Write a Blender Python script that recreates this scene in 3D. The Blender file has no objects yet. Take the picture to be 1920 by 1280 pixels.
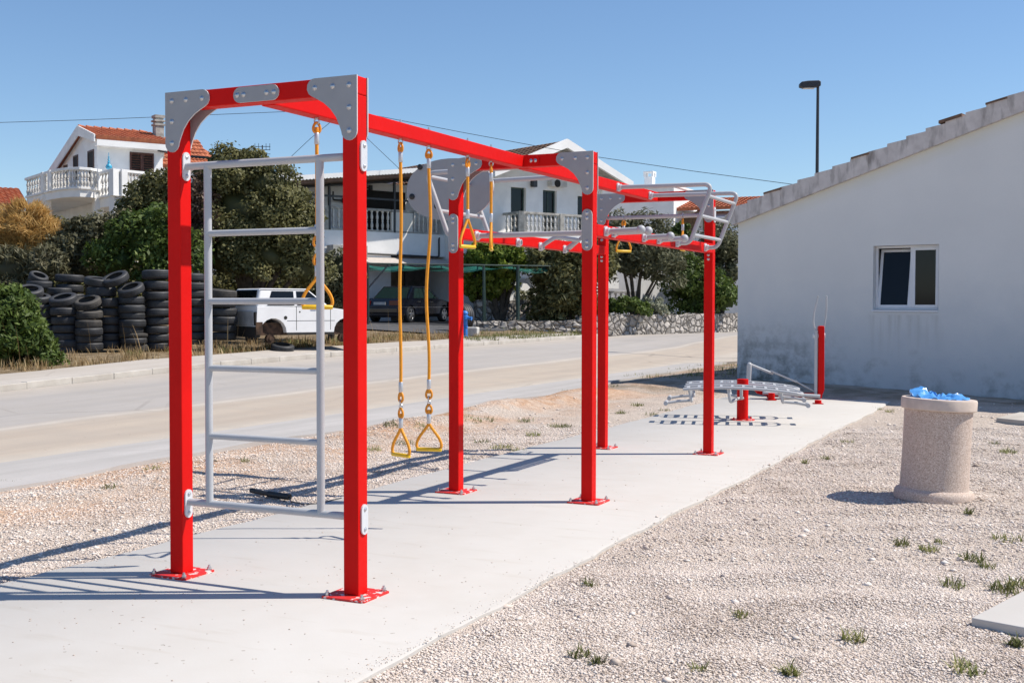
import bpy, bmesh, math, random
import numpy as np
from mathutils import Matrix, Vector, Euler
rng = np.random.default_rng(7)
random.seed(7)
SC = bpy.context.scene
COL = SC.collection

# ------------------------------------------------------------------ camera model
F = 2228.0; PITCH = math.radians(1.733); ROLL = math.radians(0.092); YAW = math.radians(25.36); CH = 1.6
X0, Y0 = -0.838, 6.452
CYW, SYW = math.cos(YAW), math.sin(YAW)
def ray(px, py):
    dx, dy = px-960, py-640
    a = (dx*math.cos(ROLL)+dy*math.sin(ROLL))/F
    b = -(-dx*math.sin(ROLL)+dy*math.cos(ROLL))/F
    return np.array([a, math.cos(PITCH)+b*math.sin(PITCH), -math.sin(PITCH)+b*math.cos(PITCH)])
CAMP = np.array([0, 0, CH])
def atY(px, py, Y):
    d = ray(px, py); return CAMP+d*(Y/d[1])
def atz(px, py, z=0.0):
    d = ray(px, py); return CAMP+d*((z-CH)/d[2])
def E(v, u, z=0.0):           # rig frame: v to the right, u along the slab
    return np.array([X0+u*SYW+v*CYW, Y0+u*CYW-v*SYW, z])
def uv(P):
    X, Y = P[0]-X0, P[1]-Y0
    return X*SYW+Y*CYW, X*CYW-Y*SYW
class Frame:                  # local frame of a building: a along the front, b into the building
    def __init__(s, px, Y, ang):
        P = atY(px, 600, Y); s.o = P[:2]; t = math.radians(ang); s.rz = math.pi/2-t
        s.a = np.array([math.sin(t), math.cos(t)]); s.b = np.array([-math.cos(t), math.sin(t)])
    def hb(s, px, py, b=0.0):
        d = ray(px, py); t = (b+np.dot(s.b, s.o))/np.dot(s.b, d[:2]); P = CAMP+t*d
        return float(np.dot(s.a, P[:2]-s.o)), float(P[2])
    def ha(s, px, py, a=0.0):
        d = ray(px, py); t = (a+np.dot(s.a, s.o))/np.dot(s.a, d[:2]); P = CAMP+t*d
        return float(np.dot(s.b, P[:2]-s.o)), float(P[2])
    def w(s, a, b, z=0.0):
        p = s.o+a*s.a+b*s.b; return np.array([p[0], p[1], z])

# ------------------------------------------------------------------ mesh builder
def rotm(ax, ang): return np.array(Matrix.Rotation(ang, 3, ax))
class MB:
    def __init__(s): s.v = []; s.f = []; s.m = []; s.mi = 0
    def add(s, vs, fs):
        o = len(s.v); s.v += [tuple(float(c) for c in p) for p in vs]
        for f in fs: s.f.append(tuple(i+o for i in f)); s.m.append(s.mi)
        return s
    def box(s, c, d, R=None):
        c = np.array(c, float); h = np.array(d, float)/2
        vs = [np.array([x*h[0], y*h[1], z*h[2]]) for x in (-1, 1) for y in (-1, 1) for z in (-1, 1)]
        if R is not None: vs = [R@p for p in vs]
        return s.add([p+c for p in vs], [(0, 1, 3, 2), (4, 6, 7, 5), (0, 4, 5, 1), (2, 3, 7, 6), (0, 2, 6, 4), (1, 5, 7, 3)])
    def bb(s, x0, x1, y0, y1, z0, z1):
        return s.box(((x0+x1)/2, (y0+y1)/2, (z0+z1)/2), (abs(x1-x0), abs(y1-y0), abs(z1-z0)))
    def tube(s, pts, r, seg=10, closed=False, caps=True):
        P = [np.array(p, float) for p in pts]; n = len(P)
        rs = r if isinstance(r, (list, tuple, np.ndarray)) else [r]*n
        T = []
        for i in range(n):
            a = P[(i-1) % n] if (closed or i > 0) else P[i]; b = P[(i+1) % n] if (closed or i < n-1) else P[i]
            t = b-a; T.append(t/(np.linalg.norm(t)+1e-12))
        ref = np.array([0, 0, 1.0]) if abs(T[0][2]) < .9 else np.array([1.0, 0, 0])
        N = np.cross(T[0], ref); N /= np.linalg.norm(N); vs = []
        for i in range(n):
            N = N-np.dot(N, T[i])*T[i]; N /= np.linalg.norm(N)+1e-12; B = np.cross(T[i], N)
            for k in range(seg):
                a = 2*math.pi*k/seg; vs.append(P[i]+rs[i]*(math.cos(a)*N+math.sin(a)*B))
        fs = []
        for i in range(n if closed else n-1):
            j = (i+1) % n
            for k in range(seg):
                l = (k+1) % seg; fs.append((i*seg+k, i*seg+l, j*seg+l, j*seg+k))
        if caps and not closed:
            fs.append(tuple(range(seg))[::-1]); fs.append(tuple((n-1)*seg+k for k in range(seg)))
        return s.add(vs, fs)
    def cyl(s, p0, p1, r0, r1=None, seg=16): return s.tube([p0, p1], [r0, r0 if r1 is None else r1], seg)
    def lathe(s, prof, seg=24, M=None, closed=False):
        n = len(prof); vs = []
        for k in range(seg):
            a = 2*math.pi*k/seg
            for r, z in prof: vs.append(np.array([r*math.cos(a), r*math.sin(a), z]))
        if M is not None:
            M = np.array(M); vs = [M[:3, :3]@p+M[:3, 3] for p in vs]
        fs = []
        for k in range(seg):
            l = (k+1) % seg
            for i in range(n if closed else n-1):
                j = (i+1) % n; fs.append((k*n+i, l*n+i, l*n+j, k*n+j))
        return s.add(vs, fs)
    def sphere(s, c, r, seg=12, rings=8):
        prof = [(max(1e-4, r*math.sin(math.pi*i/rings)), -r*math.cos(math.pi*i/rings)) for i in range(rings+1)]
        M = np.eye(4); M[:3, 3] = c
        return s.lathe(prof, seg, M)
    def prism(s, poly, o, ex, ey, ez, d, side_mi=None):
        o, ex, ey, ez = (np.array(q, float) for q in (o, ex, ey, ez)); n = len(poly)
        A = [o+p[0]*ex+p[1]*ey for p in poly]; B = [p+d*ez for p in A]; base = len(s.v)
        s.v += [tuple(p) for p in A+B]; mi = s.mi
        flip = np.dot(np.cross(ex, ey), ez) > 0
        area = sum(poly[i][0]*poly[(i+1) % n][1]-poly[(i+1) % n][0]*poly[i][1] for i in range(n))
        if area < 0: flip = not flip
        f0 = tuple(base+i for i in range(n)); f1 = tuple(base+n+i for i in range(n))
        s.f += [f0[::-1] if flip else f0, f1 if flip else f1[::-1]]; s.m += [mi, mi]
        for i in range(n):
            j = (i+1) % n; q = (base+i, base+j, base+n+j, base+n+i)
            s.f.append(q if flip else q[::-1]); s.m.append(mi if side_mi is None else side_mi)
        return s
    def quad(s, *p): return s.add(p, [tuple(range(len(p)))])
    def build(s, name, mats, parent=None, smooth=None, bevel=0, seg=2):
        me = bpy.data.meshes.new(name); me.from_pydata(s.v, [], s.f)
        if not isinstance(mats, (list, tuple)): mats = [mats]
        for m in mats: me.materials.append(m)
        me.polygons.foreach_set('material_index', s.m)
        if smooth:
            me.polygons.foreach_set('use_smooth', [True]*len(s.f)); me.set_sharp_from_angle(angle=math.radians(smooth))
        me.update()
        o = bpy.data.objects.new(name, me); COL.objects.link(o)
        if parent is not None: o.parent = parent
        if bevel:
            b = o.modifiers.new('bevel', 'BEVEL'); b.width = bevel; b.segments = seg; b.limit_method = 'ANGLE'; b.angle_limit = math.radians(40)
        return o
def np_mesh(name, verts, quads, mats, shade=None, parent=None, smooth=False):
    me = bpy.data.meshes.new(name); verts = np.asarray(verts, np.float32); quads = np.asarray(quads, np.int32)
    k = quads.shape[1]; n = len(quads)
    me.vertices.add(len(verts)); me.vertices.foreach_set('co', verts.ravel())
    me.loops.add(n*k); me.loops.foreach_set('vertex_index', quads.ravel())
    me.polygons.add(n); me.polygons.foreach_set('loop_start', np.arange(0, n*k, k, dtype=np.int32))
    try: me.polygons.foreach_set('loop_total', np.full(n, k, np.int32))
    except Exception: pass
    if smooth: me.polygons.foreach_set('use_smooth', np.ones(n, bool))
    for m in (mats if isinstance(mats, (list, tuple)) else [mats]): me.materials.append(m)
    if shade is not None:
        at = me.attributes.new('shade', 'FLOAT', 'FACE'); at.data.foreach_set('value', np.asarray(shade, np.float32))
    me.update(calc_edges=True); me.validate()
    o = bpy.data.objects.new(name, me); COL.objects.link(o)
    if parent is not None: o.parent = parent
    return o
def tag(o, label=None, cat=None, group=None, kind=None):
    if label: o['label'] = label
    if cat: o['category'] = cat
    if group: o['group'] = group
    if kind: o['kind'] = kind
    return o
def thing(name, label, cat, loc=(0, 0, 0), rz=0.0, group=None):
    o = bpy.data.objects.new(name, None); COL.objects.link(o); o.location = [float(c) for c in loc]; o.rotation_euler = (0, 0, rz)
    o.empty_display_size = .2
    return tag(o, label, cat, group)
def eqthing(name, label, cat, v=0, u=0, z=0, group=None): return thing(name, label, cat, E(v, u, z), -YAW, group)
def copy_tree(o, parent=None):
    c = o.copy(); COL.objects.link(c)
    if parent is not None: c.parent = parent
    for ch in list(o.children): copy_tree(ch, c)
    return c
def arc(c, r, a0, a1, n): return [(c[0]+r*math.cos(math.radians(a0+(a1-a0)*i/n)), c[1]+r*math.sin(math.radians(a0+(a1-a0)*i/n))) for i in range(n+1)]
def fillet(pts, r, n=5):      # round the inner corners of a 3D polyline
    P = [np.array(p, float) for p in pts]; out = [P[0]]
    for i in range(1, len(P)-1):
        a, b, c = P[i-1], P[i], P[i+1]; d0 = (a-b); l0 = np.linalg.norm(d0); d1 = (c-b); l1 = np.linalg.norm(d1)
        rr = min(r, .45*l0, .45*l1); p0 = b+d0/l0*rr; p1 = b+d1/l1*rr
        for k in range(n+1):
            t = k/n; out.append((1-t)**2*p0+2*t*(1-t)*b+t*t*p1)
    out.append(P[-1]); return out

# ------------------------------------------------------------------ materials
def newmat(name):
    m = bpy.data.materials.new(name); m.use_nodes = True; nt = m.node_tree
    return m, nt, nt.nodes['Principled BSDF']
def N(nt, t, **kw):
    n = nt.nodes.new(t)
    for k, v in kw.items():
        if k in n.inputs: n.inputs[k].default_value = v
        else: setattr(n, k, v)
    return n
def rgba(c): return (c[0], c[1], c[2], 1)
def texco(nt, kind='Object', scale=None):
    tc = nt.nodes.new('ShaderNodeTexCoord'); out = tc.outputs[kind]
    if scale is not None:
        mp = nt.nodes.new('ShaderNodeMapping'); mp.inputs['Scale'].default_value = scale; nt.links.new(out, mp.inputs[0]); out = mp.outputs[0]
    return out
def noise(nt, co, scale, detail=4, rough=.55): 
    n = N(nt, 'ShaderNodeTexNoise'); n.inputs['Scale'].default_value = scale; n.inputs['Detail'].default_value = detail; n.inputs['Roughness'].default_value = rough
    nt.links.new(co, n.inputs['Vector']); return n.outputs['Fac']
def ramp(nt, fac, stops):
    r = nt.nodes.new('ShaderNodeValToRGB'); e = r.color_ramp.elements
    while len(e) > 1: e.remove(e[-1])
    e[0].position = stops[0][0]; e[0].color = rgba(stops[0][1])
    for p, c in stops[1:]:
        q = e.new(p); q.color = rgba(c)
    nt.links.new(fac, r.inputs[0]); return r.outputs[0]
def fmap(nt, fac, a, b, c=0., d=1.):
    m = N(nt, 'ShaderNodeMapRange'); nt.links.new(fac, m.inputs[0])
    for i, x in zip((1, 2, 3, 4), (a, b, c, d)): m.inputs[i].default_value = x
    return m.outputs[0]
def mix(nt, fac, a, b, mode='MIX'):
    m = nt.nodes.new('ShaderNodeMix'); m.data_type = 'RGBA'; m.blend_type = mode
    for i, x in ((0, fac), (6, a), (7, b)):
        if isinstance(x, (int, float)): m.inputs[i].default_value = x
        elif isinstance(x, tuple): m.inputs[i].default_value = rgba(x)
        else: nt.links.new(x, m.inputs[i])
    return m.outputs[2]
def mathn(nt, op, a, b=0.):
    m = nt.nodes.new('ShaderNodeMath'); m.operation = op
    for i, x in enumerate((a, b)):
        if isinstance(x, (int, float)): m.inputs[i].default_value = x
        else: nt.links.new(x, m.inputs[i])
    return m.outputs[0]
def bump(nt, h, strength=.3, dist=.01, bsdf=None):
    b = N(nt, 'ShaderNodeBump'); b.inputs['Strength'].default_value = strength; b.inputs['Distance'].default_value = dist
    nt.links.new(h, b.inputs['Height'])
    if bsdf: nt.links.new(b.outputs[0], bsdf.inputs['Normal'])
    return b.outputs[0]
def paint(name, c, rough=.4, metal=0., var=.08, scale=6., bmp=0., spec=.5, c2=None, lo=.35, hi=.7):
    m, nt, b = newmat(name); co = texco(nt)
    f = noise(nt, co, scale)
    d = c2 or tuple(max(0, x*(1-var*2)) for x in c); e = c if c2 else tuple(min(1, x*(1+var*.6)) for x in c)
    nt.links.new(ramp(nt, f, [(lo, d), (hi, e)]), b.inputs['Base Color'])
    b.inputs['Roughness'].default_value = rough; b.inputs['Metallic'].default_value = metal; b.inputs['Specular IOR Level'].default_value = spec
    f2 = noise(nt, co, scale*9, 3); nt.links.new(fmap(nt, f2, .3, .7, max(.03, rough-.07), min(1, rough+.09)), b.inputs['Roughness'])
    if bmp: bump(nt, f2, bmp, .004, b)
    return m
M = {}
M['red'] = paint('red_paint', (.66, .0075, .006), .5, var=.04, scale=3, bmp=.02, spec=.10)
M['silver'] = paint('silver_paint', (.46, .47, .49), .42, var=.03, scale=5, metal=.0, spec=.35)
M['plate'] = paint('grey_plate', (.33, .335, .35), .5, var=.03, scale=8)
M['plate_edge'] = paint('plate_edge', (.62, .62, .63), .5, var=.02)
M['whiteplate'] = paint('light_plate', (.62, .64, .67), .4, var=.02)
M['steel'] = paint('galvanised_steel', (.62, .63, .65), .3, metal=.9, var=.08, scale=40)
M['ferrule'] = paint('aluminium_ferrule', (.62, .64, .66), .4, metal=.55, var=.05, scale=40)
M['rope'] = paint('orange_rope', (.83, .33, .012), .6, var=.06, scale=60, bmp=.2)
M['thimble'] = paint('orange_plastic', (.80, .30, .012), .4, var=.05)
M['grip'] = paint('yellow_grip', (.80, .50, .015), .4, var=.05, scale=20)
M['black'] = paint('black_plastic', (.018, .018, .02), .5, var=.2)
M['rubber'] = paint('tyre_rubber', (.046, .048, .054), .6, var=.3, scale=5, bmp=.12, c2=(.028, .029, .032))
M['rubber2'] = paint('dusty_rubber', (.085, .078, .07), .8, var=.3, scale=6, bmp=.12, c2=(.042, .04, .038))
M['white'] = paint('white_plaster', (.87, .865, .85), .75, var=.05, scale=1.5, bmp=.06)
M['offwhite'] = paint('cream_panel', (.74, .72, .66), .75, var=.05, scale=2)
M['bal'] = paint('concrete_baluster', (.66, .64, .60), .8, var=.12, scale=6)
M['rail'] = paint('weathered_concrete_rail', (.46, .44, .40), .85, var=.2, scale=5)
M['darkwood'] = paint('brown_shutter', (.10, .035, .02), .5, var=.2, scale=10)
M['glass'] = paint('dark_glass', (.008, .010, .013), .05, var=.05, spec=.28)
M['dark'] = paint('dark_interior', (.02, .018, .016), .8, var=.1)
M['darksteel'] = paint('dark_steel', (.035, .038, .045), .45, var=.1)
M['greensteel'] = paint('green_steel', (.022, .05, .042), .5, var=.1)
M['net'] = paint('green_net', (.012, .17, .13), .6, var=.2, scale=4)
def see_through(m, k):
    nt = m.node_tree; o = nt.nodes['Material Output']; b = nt.nodes['Principled BSDF']; t = nt.nodes.new('ShaderNodeBsdfTransparent'); x = nt.nodes.new('ShaderNodeMixShader'); x.inputs[0].default_value = k
    nt.links.new(b.outputs[0], x.inputs[1]); nt.links.new(t.outputs[0], x.inputs[2]); nt.links.new(x.outputs[0], o.inputs[0])
see_through(M['net'], .45)
M['wire'] = paint('black_cable', (.02, .02, .022), .6, var=.1)
M['bark'] = paint('bark', (.10, .08, .06), .9, var=.3, scale=8, bmp=.4)
M['chrome'] = paint('alloy_rim', (.75, .76, .78), .22, metal=.9, var=.05)
M['hydrant'] = paint('blue_cast_iron', (.03, .20, .62), .42, var=.1, scale=8)
M['bag'] = paint('blue_plastic_film', (.10, .36, .80), .28, var=.12, scale=10, bmp=.3)
M['kerb'] = paint('kerb_concrete', (.55, .515, .465), .9, var=.16, scale=2.2, bmp=.4, c2=(.42, .385, .34))
M['grate'] = paint('brown_tank', (.26, .17, .10), .7, var=.2, scale=5)

def m_steelplate():           # scuffed red base plate with bare patches
    m, nt, b = newmat('scuffed_red_plate'); co = texco(nt)
    f = noise(nt, co, 26, 3); nt.links.new(ramp(nt, f, [(.56, (.62, .02, .016)), (.61, (.70, .60, .58))]), b.inputs['Base Color']); b.inputs['Roughness'].default_value = .6
    return m
M['footplate'] = m_steelplate()
def m_slab():
    m, nt, b = newmat('poured_concrete'); co = texco(nt)
    big = noise(nt, co, .55, 5); mid = noise(nt, co, 4, 5); fine = noise(nt, co, 90, 3)
    c = ramp(nt, big, [(.3, (.49, .462, .425)), (.7, (.54, .518, .488))])
    c = mix(nt, fmap(nt, mid, .35, .72, 0., .35), c, (.57, .553, .53))
    st = noise(nt, texco(nt, 'Object', (.6, 3.0, 1)), 2.2, 5); c = mix(nt, fmap(nt, st, .58, .75, 0., .5), c, (.43, .39, .335))
    v = N(nt, 'ShaderNodeTexVoronoi'); v.inputs['Scale'].default_value = 9; nt.links.new(co, v.inputs['Vector'])
    sp = mathn(nt, 'LESS_THAN', v.outputs['Distance'], .085)
    gate = mathn(nt, 'GREATER_THAN', noise(nt, co, 3.1, 2), .5); c = mix(nt, mathn(nt, 'MULTIPLY', mathn(nt, 'MULTIPLY', sp, gate), .55), c, (.24, .21, .17))
    c = mix(nt, fmap(nt, fine, .3, .7, 0., .12), c, (.5, .49, .46))
    nt.links.new(c, b.inputs['Base Color']); b.inputs['Roughness'].default_value = .9; b.inputs['Specular IOR Level'].default_value = .25
    h = mathn(nt, 'ADD', mathn(nt, 'MULTIPLY', mid, .6), mathn(nt, 'MULTIPLY', fine, .3)); bump(nt, h, .25, .006, b)
    return m
M['slab'] = m_slab()
def gravel_colour(nt, co):
    v = N(nt, 'ShaderNodeTexVoronoi'); v.inputs['Scale'].default_value = 80; nt.links.new(co, v.inputs['Vector'])
    sep = nt.nodes.new('ShaderNodeSeparateColor'); nt.links.new(v.outputs['Color'], sep.inputs[0])
    c = ramp(nt, sep.outputs[0], [(0., (.44, .35, .285)), (.3, (.66, .56, .48)), (.62, (.74, .645, .565)), (.86, (.80, .73, .655)), (1., (.65, .49, .37))])
    v2 = N(nt, 'ShaderNodeTexVoronoi'); v2.inputs['Scale'].default_value = 27; nt.links.new(co, v2.inputs['Vector'])
    sep2 = nt.nodes.new('ShaderNodeSeparateColor'); nt.links.new(v2.outputs['Color'], sep2.inputs[0])
    c = mix(nt, fmap(nt, sep2.outputs[1], .0, 1., 0., .35), c, (.42, .36, .31))
    return c, v.outputs['Distance'], v2.outputs['Distance']
def m_ground():
    m, nt, b = newmat('gravel_and_earth'); co = texco(nt)
    sx = nt.nodes.new('ShaderNodeSeparateXYZ'); nt.links.new(co, sx.inputs[0]); v, u = sx.outputs[0], sx.outputs[1]
    c, h1, h2 = gravel_colour(nt, co)
    big = noise(nt, co, .35, 5); mid = noise(nt, co, 1.7, 6); hi = noise(nt, co, 9, 5)
    c = mix(nt, fmap(nt, mid, .38, .7, 0., .5), c, (.48, .395, .325)); c = mix(nt, fmap(nt, big, .45, .7, 0., .35), c, (.74, .635, .535))
    # orange soil along the road edge of the gravel
    band = mathn(nt, 'MULTIPLY', fmap(nt, v, -2.6, -4.2, 0, 1), fmap(nt, v, -5.3, -5.1, 0, 1)); ban2 = mathn(nt, 'MULTIPLY', band, fmap(nt, noise(nt, co, .9, 6, .65), .40, .56, 0., .9))
    soil = ramp(nt, hi, [(.3, (.40, .21, .115)), (.5, (.60, .37, .23)), (.7, (.68, .50, .36))]); c = mix(nt, ban2, c, soil)
    # pale dusty patches next to the pavement
    c = mix(nt, mathn(nt, 'MULTIPLY', mathn(nt, 'MULTIPLY', fmap(nt, v, -3.9, -4.6, 0, 1), fmap(nt, noise(nt, co, .7, 3), .56, .66, 0., .8)), fmap(nt, v, -5.4, -5.2, 0, 1)), c, (.72, .69, .65))
    # dry earth and leaf litter on the far side of the road
    far = fmap(nt, v, -13.0, -13.6, 0, 1); earth = ramp(nt, noise(nt, co, 5, 6), [(.3, (.12, .085, .05)), (.5, (.27, .20, .12)), (.68, (.42, .33, .22)), (.8, (.55, .47, .36))])
    c = mix(nt, far, c, earth)
    # darker earth beside the end wall
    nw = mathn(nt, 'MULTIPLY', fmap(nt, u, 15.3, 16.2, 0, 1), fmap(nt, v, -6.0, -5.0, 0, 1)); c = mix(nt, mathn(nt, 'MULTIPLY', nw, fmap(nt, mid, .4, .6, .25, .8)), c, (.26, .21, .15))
    # asphalt yard in front of the parked saloon
    nt.links.new(c, b.inputs['Base Color']); b.inputs['Roughness'].default_value = .95; b.inputs['Specular IOR Level'].default_value = .15
    h = mathn(nt, 'ADD', mathn(nt, 'MULTIPLY', h1, -.9), mathn(nt, 'ADD', mathn(nt, 'MULTIPLY', h2, -.9), mathn(nt, 'MULTIPLY', hi, 1.2))); bump(nt, h, .9, .02, b)
    return m
M['ground'] = m_ground()
def m_stone():
    m, nt, b = newmat('loose_gravel_stone'); at = nt.nodes.new('ShaderNodeAttribute'); at.attribute_name = 'shade'
    nt.links.new(ramp(nt, at.outputs['Fac'], [(0., (.40, .32, .26)), (.3, (.65, .55, .475)), (.65, (.745, .65, .575)), (.9, (.82, .75, .68)), (1., (.64, .46, .33))]), b.inputs['Base Color']); b.inputs['Roughness'].default_value = .9
    return m
M['stone'] = m_stone()
def cracks(nt, co, sc=.55, wd=.012):
    wob = mix(nt, .25, co, N(nt, 'ShaderNodeTexNoise', Scale=1.3).outputs['Color']); v = N(nt, 'ShaderNodeTexVoronoi'); v.feature = 'DISTANCE_TO_EDGE'; v.inputs['Scale'].default_value = sc; nt.links.new(wob, v.inputs['Vector'])
    return mathn(nt, 'MULTIPLY', mathn(nt, 'LESS_THAN', v.outputs['Distance'], wd), fmap(nt, noise(nt, co, .45, 3), .5, .62, 0., .22))
def m_road(name, base, tan, lo=.4):
    m, nt, b = newmat(name); co = texco(nt)
    st = noise(nt, texco(nt, 'Object', (1.6, .10, 1)), 1.5, 6, .6); mid = noise(nt, co, 2.2, 6); fine = noise(nt, co, 60, 3)
    c = ramp(nt, st, [(lo, base), (lo+.22, tan)]); c = mix(nt, fmap(nt, mid, .35, .7, 0., .45), c, tuple(x*.80 for x in base)); c = mix(nt, cracks(nt, co, .8, .010), c, tuple(x*.35 for x in base)); c = mix(nt, fmap(nt, fine, .3, .7, 0., .25), c, tuple(x*.75 for x in tan))
    nt.links.new(c, b.inputs['Base Color']); b.inputs['Roughness'].default_value = .92; b.inputs['Specular IOR Level'].default_value = .2; bump(nt, fine, .25, .006, b)
    return m
def m_road_main():
    m, nt, b = newmat('dusty_road'); co = texco(nt); sx = nt.nodes.new('ShaderNodeSeparateXYZ'); nt.links.new(co, sx.inputs[0]); v = mathn(nt, 'ADD', sx.outputs[0], mathn(nt, 'MULTIPLY', mathn(nt, 'SUBTRACT', noise(nt, co, .25, 4), .5), .5))
    st = noise(nt, texco(nt, 'Object', (1.6, .10, 1)), 1.5, 6, .6); mid = noise(nt, co, 1.6, 7, .6); fine = noise(nt, co, 55, 3)
    gray = ramp(nt, st, [(.35, (.375, .355, .34)), (.65, (.44, .41, .385))]); tan = ramp(nt, st, [(.35, (.43, .36, .295)), (.65, (.50, .425, .345))])
    c = mix(nt, fmap(nt, v, -8.9, -8.3, 0., 1.), gray, tan); c = mix(nt, mathn(nt, 'MULTIPLY', fmap(nt, v, -8.75, -8.62, 0, 1), fmap(nt, v, -8.45, -8.58, 0, .55)), c, (.62, .57, .50)); c = mix(nt, fmap(nt, v, -11.2, -12.0, 0., .6), c, (.50, .44, .37))
    c = mix(nt, fmap(nt, v, -6.75, -6.4, 0., .6), c, (.56, .51, .44))
    c = mix(nt, fmap(nt, mid, .36, .7, 0., .4), c, (.355, .325, .29)); c = mix(nt, fmap(nt, fine, .3, .7, 0., .3), c, (.33, .295, .26)); c = mix(nt, cracks(nt, co), c, (.15, .13, .11))
    sp = N(nt, 'ShaderNodeTexVoronoi'); sp.inputs['Scale'].default_value = 3.2; nt.links.new(co, sp.inputs['Vector']); c = mix(nt, mathn(nt, 'MULTIPLY', mathn(nt, 'LESS_THAN', sp.outputs['Distance'], .05), .5), c, (.20, .17, .14))
    nt.links.new(c, b.inputs['Base Color']); b.inputs['Roughness'].default_value = .92; b.inputs['Specular IOR Level'].default_value = .2; bump(nt, mathn(nt, 'ADD', fine, mid), .3, .006, b); return m
M['road'] = m_road_main(); M['strip'] = m_road('concrete_strip', (.50, .475, .455), (.42, .40, .38)); M['walk'] = m_road('pavement_concrete', (.50, .46, .415), (.44, .395, .345))
M['asphalt'] = paint('yard_asphalt', (.10, .10, .105), .85, var=.2, scale=4, bmp=.2)
def m_wallstain():
    m, nt, b = newmat('stained_white_render'); co = texco(nt); sx = nt.nodes.new('ShaderNodeSeparateXYZ'); nt.links.new(co, sx.inputs[0]); x, z = sx.outputs[0], sx.outputs[2]
    big = noise(nt, co, .7, 5); mid = noise(nt, co, 2.3, 6); fine = noise(nt, co, 30, 4)
    c = ramp(nt, big, [(.3, (.71, .705, .685)), (.7, (.77, .76, .735))]); c = mix(nt, fmap(nt, fine, .3, .7, 0., .10), c, (.55, .56, .56))
    blue = mathn(nt, 'MULTIPLY', fmap(nt, mathn(nt, 'ADD', z, mathn(nt, 'MULTIPLY', mid, 1.6)), 2.9, 1.0, 0., .6), 1.0); c = mix(nt, blue, c, (.48, .52, .57))  # bluish grey low down: damp staining plus weaker bounce light put into the colour
    # mould rising from the foot of the wall, worst at the left corner
    lim = mathn(nt, 'ADD', fmap(nt, x, .1, 3.4, 1.15, .52), mathn(nt, 'MULTIPLY', mathn(nt, 'SUBTRACT', mid, .5), 2.6))
    d = mathn(nt, 'SUBTRACT', lim, z); k = fmap(nt, d, 0., .75, 0., 1.); patch = fmap(nt, noise(nt, co, 4.5, 7, .65), .44, .70, 0., .60)
    c = mix(nt, mathn(nt, 'MULTIPLY', k, patch), c, (.15, .155, .14))
    corner = mathn(nt, 'MULTIPLY', mathn(nt, 'MULTIPLY', fmap(nt, x, 2.6, .5, 0., 1.), fmap(nt, z, 1.35, .2, 0., 1.)), fmap(nt, noise(nt, co, 3.2, 7, .7), .45, .60, 0., .85)); c = mix(nt, corner, c, (.10, .105, .09))
    st = noise(nt, texco(nt, 'Object', (5, 1, .5)), 1.6, 5); win = mathn(nt, 'MULTIPLY', mathn(nt, 'MULTIPLY', fmap(nt, x, 2.65, 2.9, 0, 1), fmap(nt, x, 4.25, 4.0, 0, 1)), mathn(nt, 'MULTIPLY', fmap(nt, z, 1.45, 1.42, 0, 1), fmap(nt, z, .55, 1.4, 0, 1)))
    c = mix(nt, mathn(nt, 'MULTIPLY', win, fmap(nt, st, .45, .7, 0., .55)), c, (.36, .35, .30))
    top = mathn(nt, 'SUBTRACT', mathn(nt, 'SUBTRACT', mathn(nt, 'MULTIPLY', x, .316), z), -3.28); c = mix(nt, fmap(nt, mathn(nt, 'ADD', top, mathn(nt, 'MULTIPLY', mid, .25)), .42, .12, 0., .55), c, (.66, .64, .52))
    nt.links.new(c, b.inputs['Base Color']); b.inputs['Roughness'].default_value = .85; bump(nt, mathn(nt, 'ADD', fine, mid), .12, .01, b)
    return m
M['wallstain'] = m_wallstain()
def m_oldconc():
    m, nt, b = newmat('weathered_verge_concrete'); co = texco(nt)
    st = noise(nt, texco(nt, 'Object', (3, 3, .8)), 2.4, 6); mid = noise(nt, co, 6, 5)
    c = ramp(nt, mid, [(.3, (.54, .49, .465)), (.7, (.68, .63, .60))]); c = mix(nt, fmap(nt, st, .5, .74, 0., .8), c, (.19, .165, .15)); nt.links.new(c, b.inputs['Base Color']); b.inputs['Roughness'].default_value = .9
    bump(nt, mid, .3, .01, b); return m
M['verge'] = m_oldconc()
def m_tiles(name, a, bcol, sx=3.6, sy=3.0):
    m, nt, b = newmat(name); co = texco(nt, 'UV'); 
    w = N(nt, 'ShaderNodeTexWave'); w.inputs['Scale'].default_value = 1.0; w.bands_direction = 'X'; w.wave_profile = 'SIN'; nt.links.new(co, w.inputs['Vector'])
    w2 = N(nt, 'ShaderNodeTexWave'); w2.inputs['Scale'].default_value = 1.0; w2.bands_direction = 'Y'; w2.wave_profile = 'SAW'; nt.links.new(co, w2.inputs['Vector'])
    wn = N(nt, 'ShaderNodeTexNoise'); wn.inputs['Scale'].default_value = 2.3; wn.inputs['Detail'].default_value = 4; nt.links.new(co, wn.inputs['Vector'])
    c = ramp(nt, wn.outputs['Fac'], [(.3, bcol), (.7, a)])
    nt.links.new(c, b.inputs['Base Color']); b.inputs['Roughness'].default_value = .85
    return m
M['tile'] = paint('terracotta_tile', (.52, .17, .075), .85, var=.25, scale=5, c2=(.34, .10, .05)); M['tile_old'] = paint('brown_tile', (.22, .125, .08), .9, var=.3, scale=5, c2=(.12, .075, .055)); M['slate'] = paint('grey_slate', (.085, .10, .13), .6, var=.2, scale=6)
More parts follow.
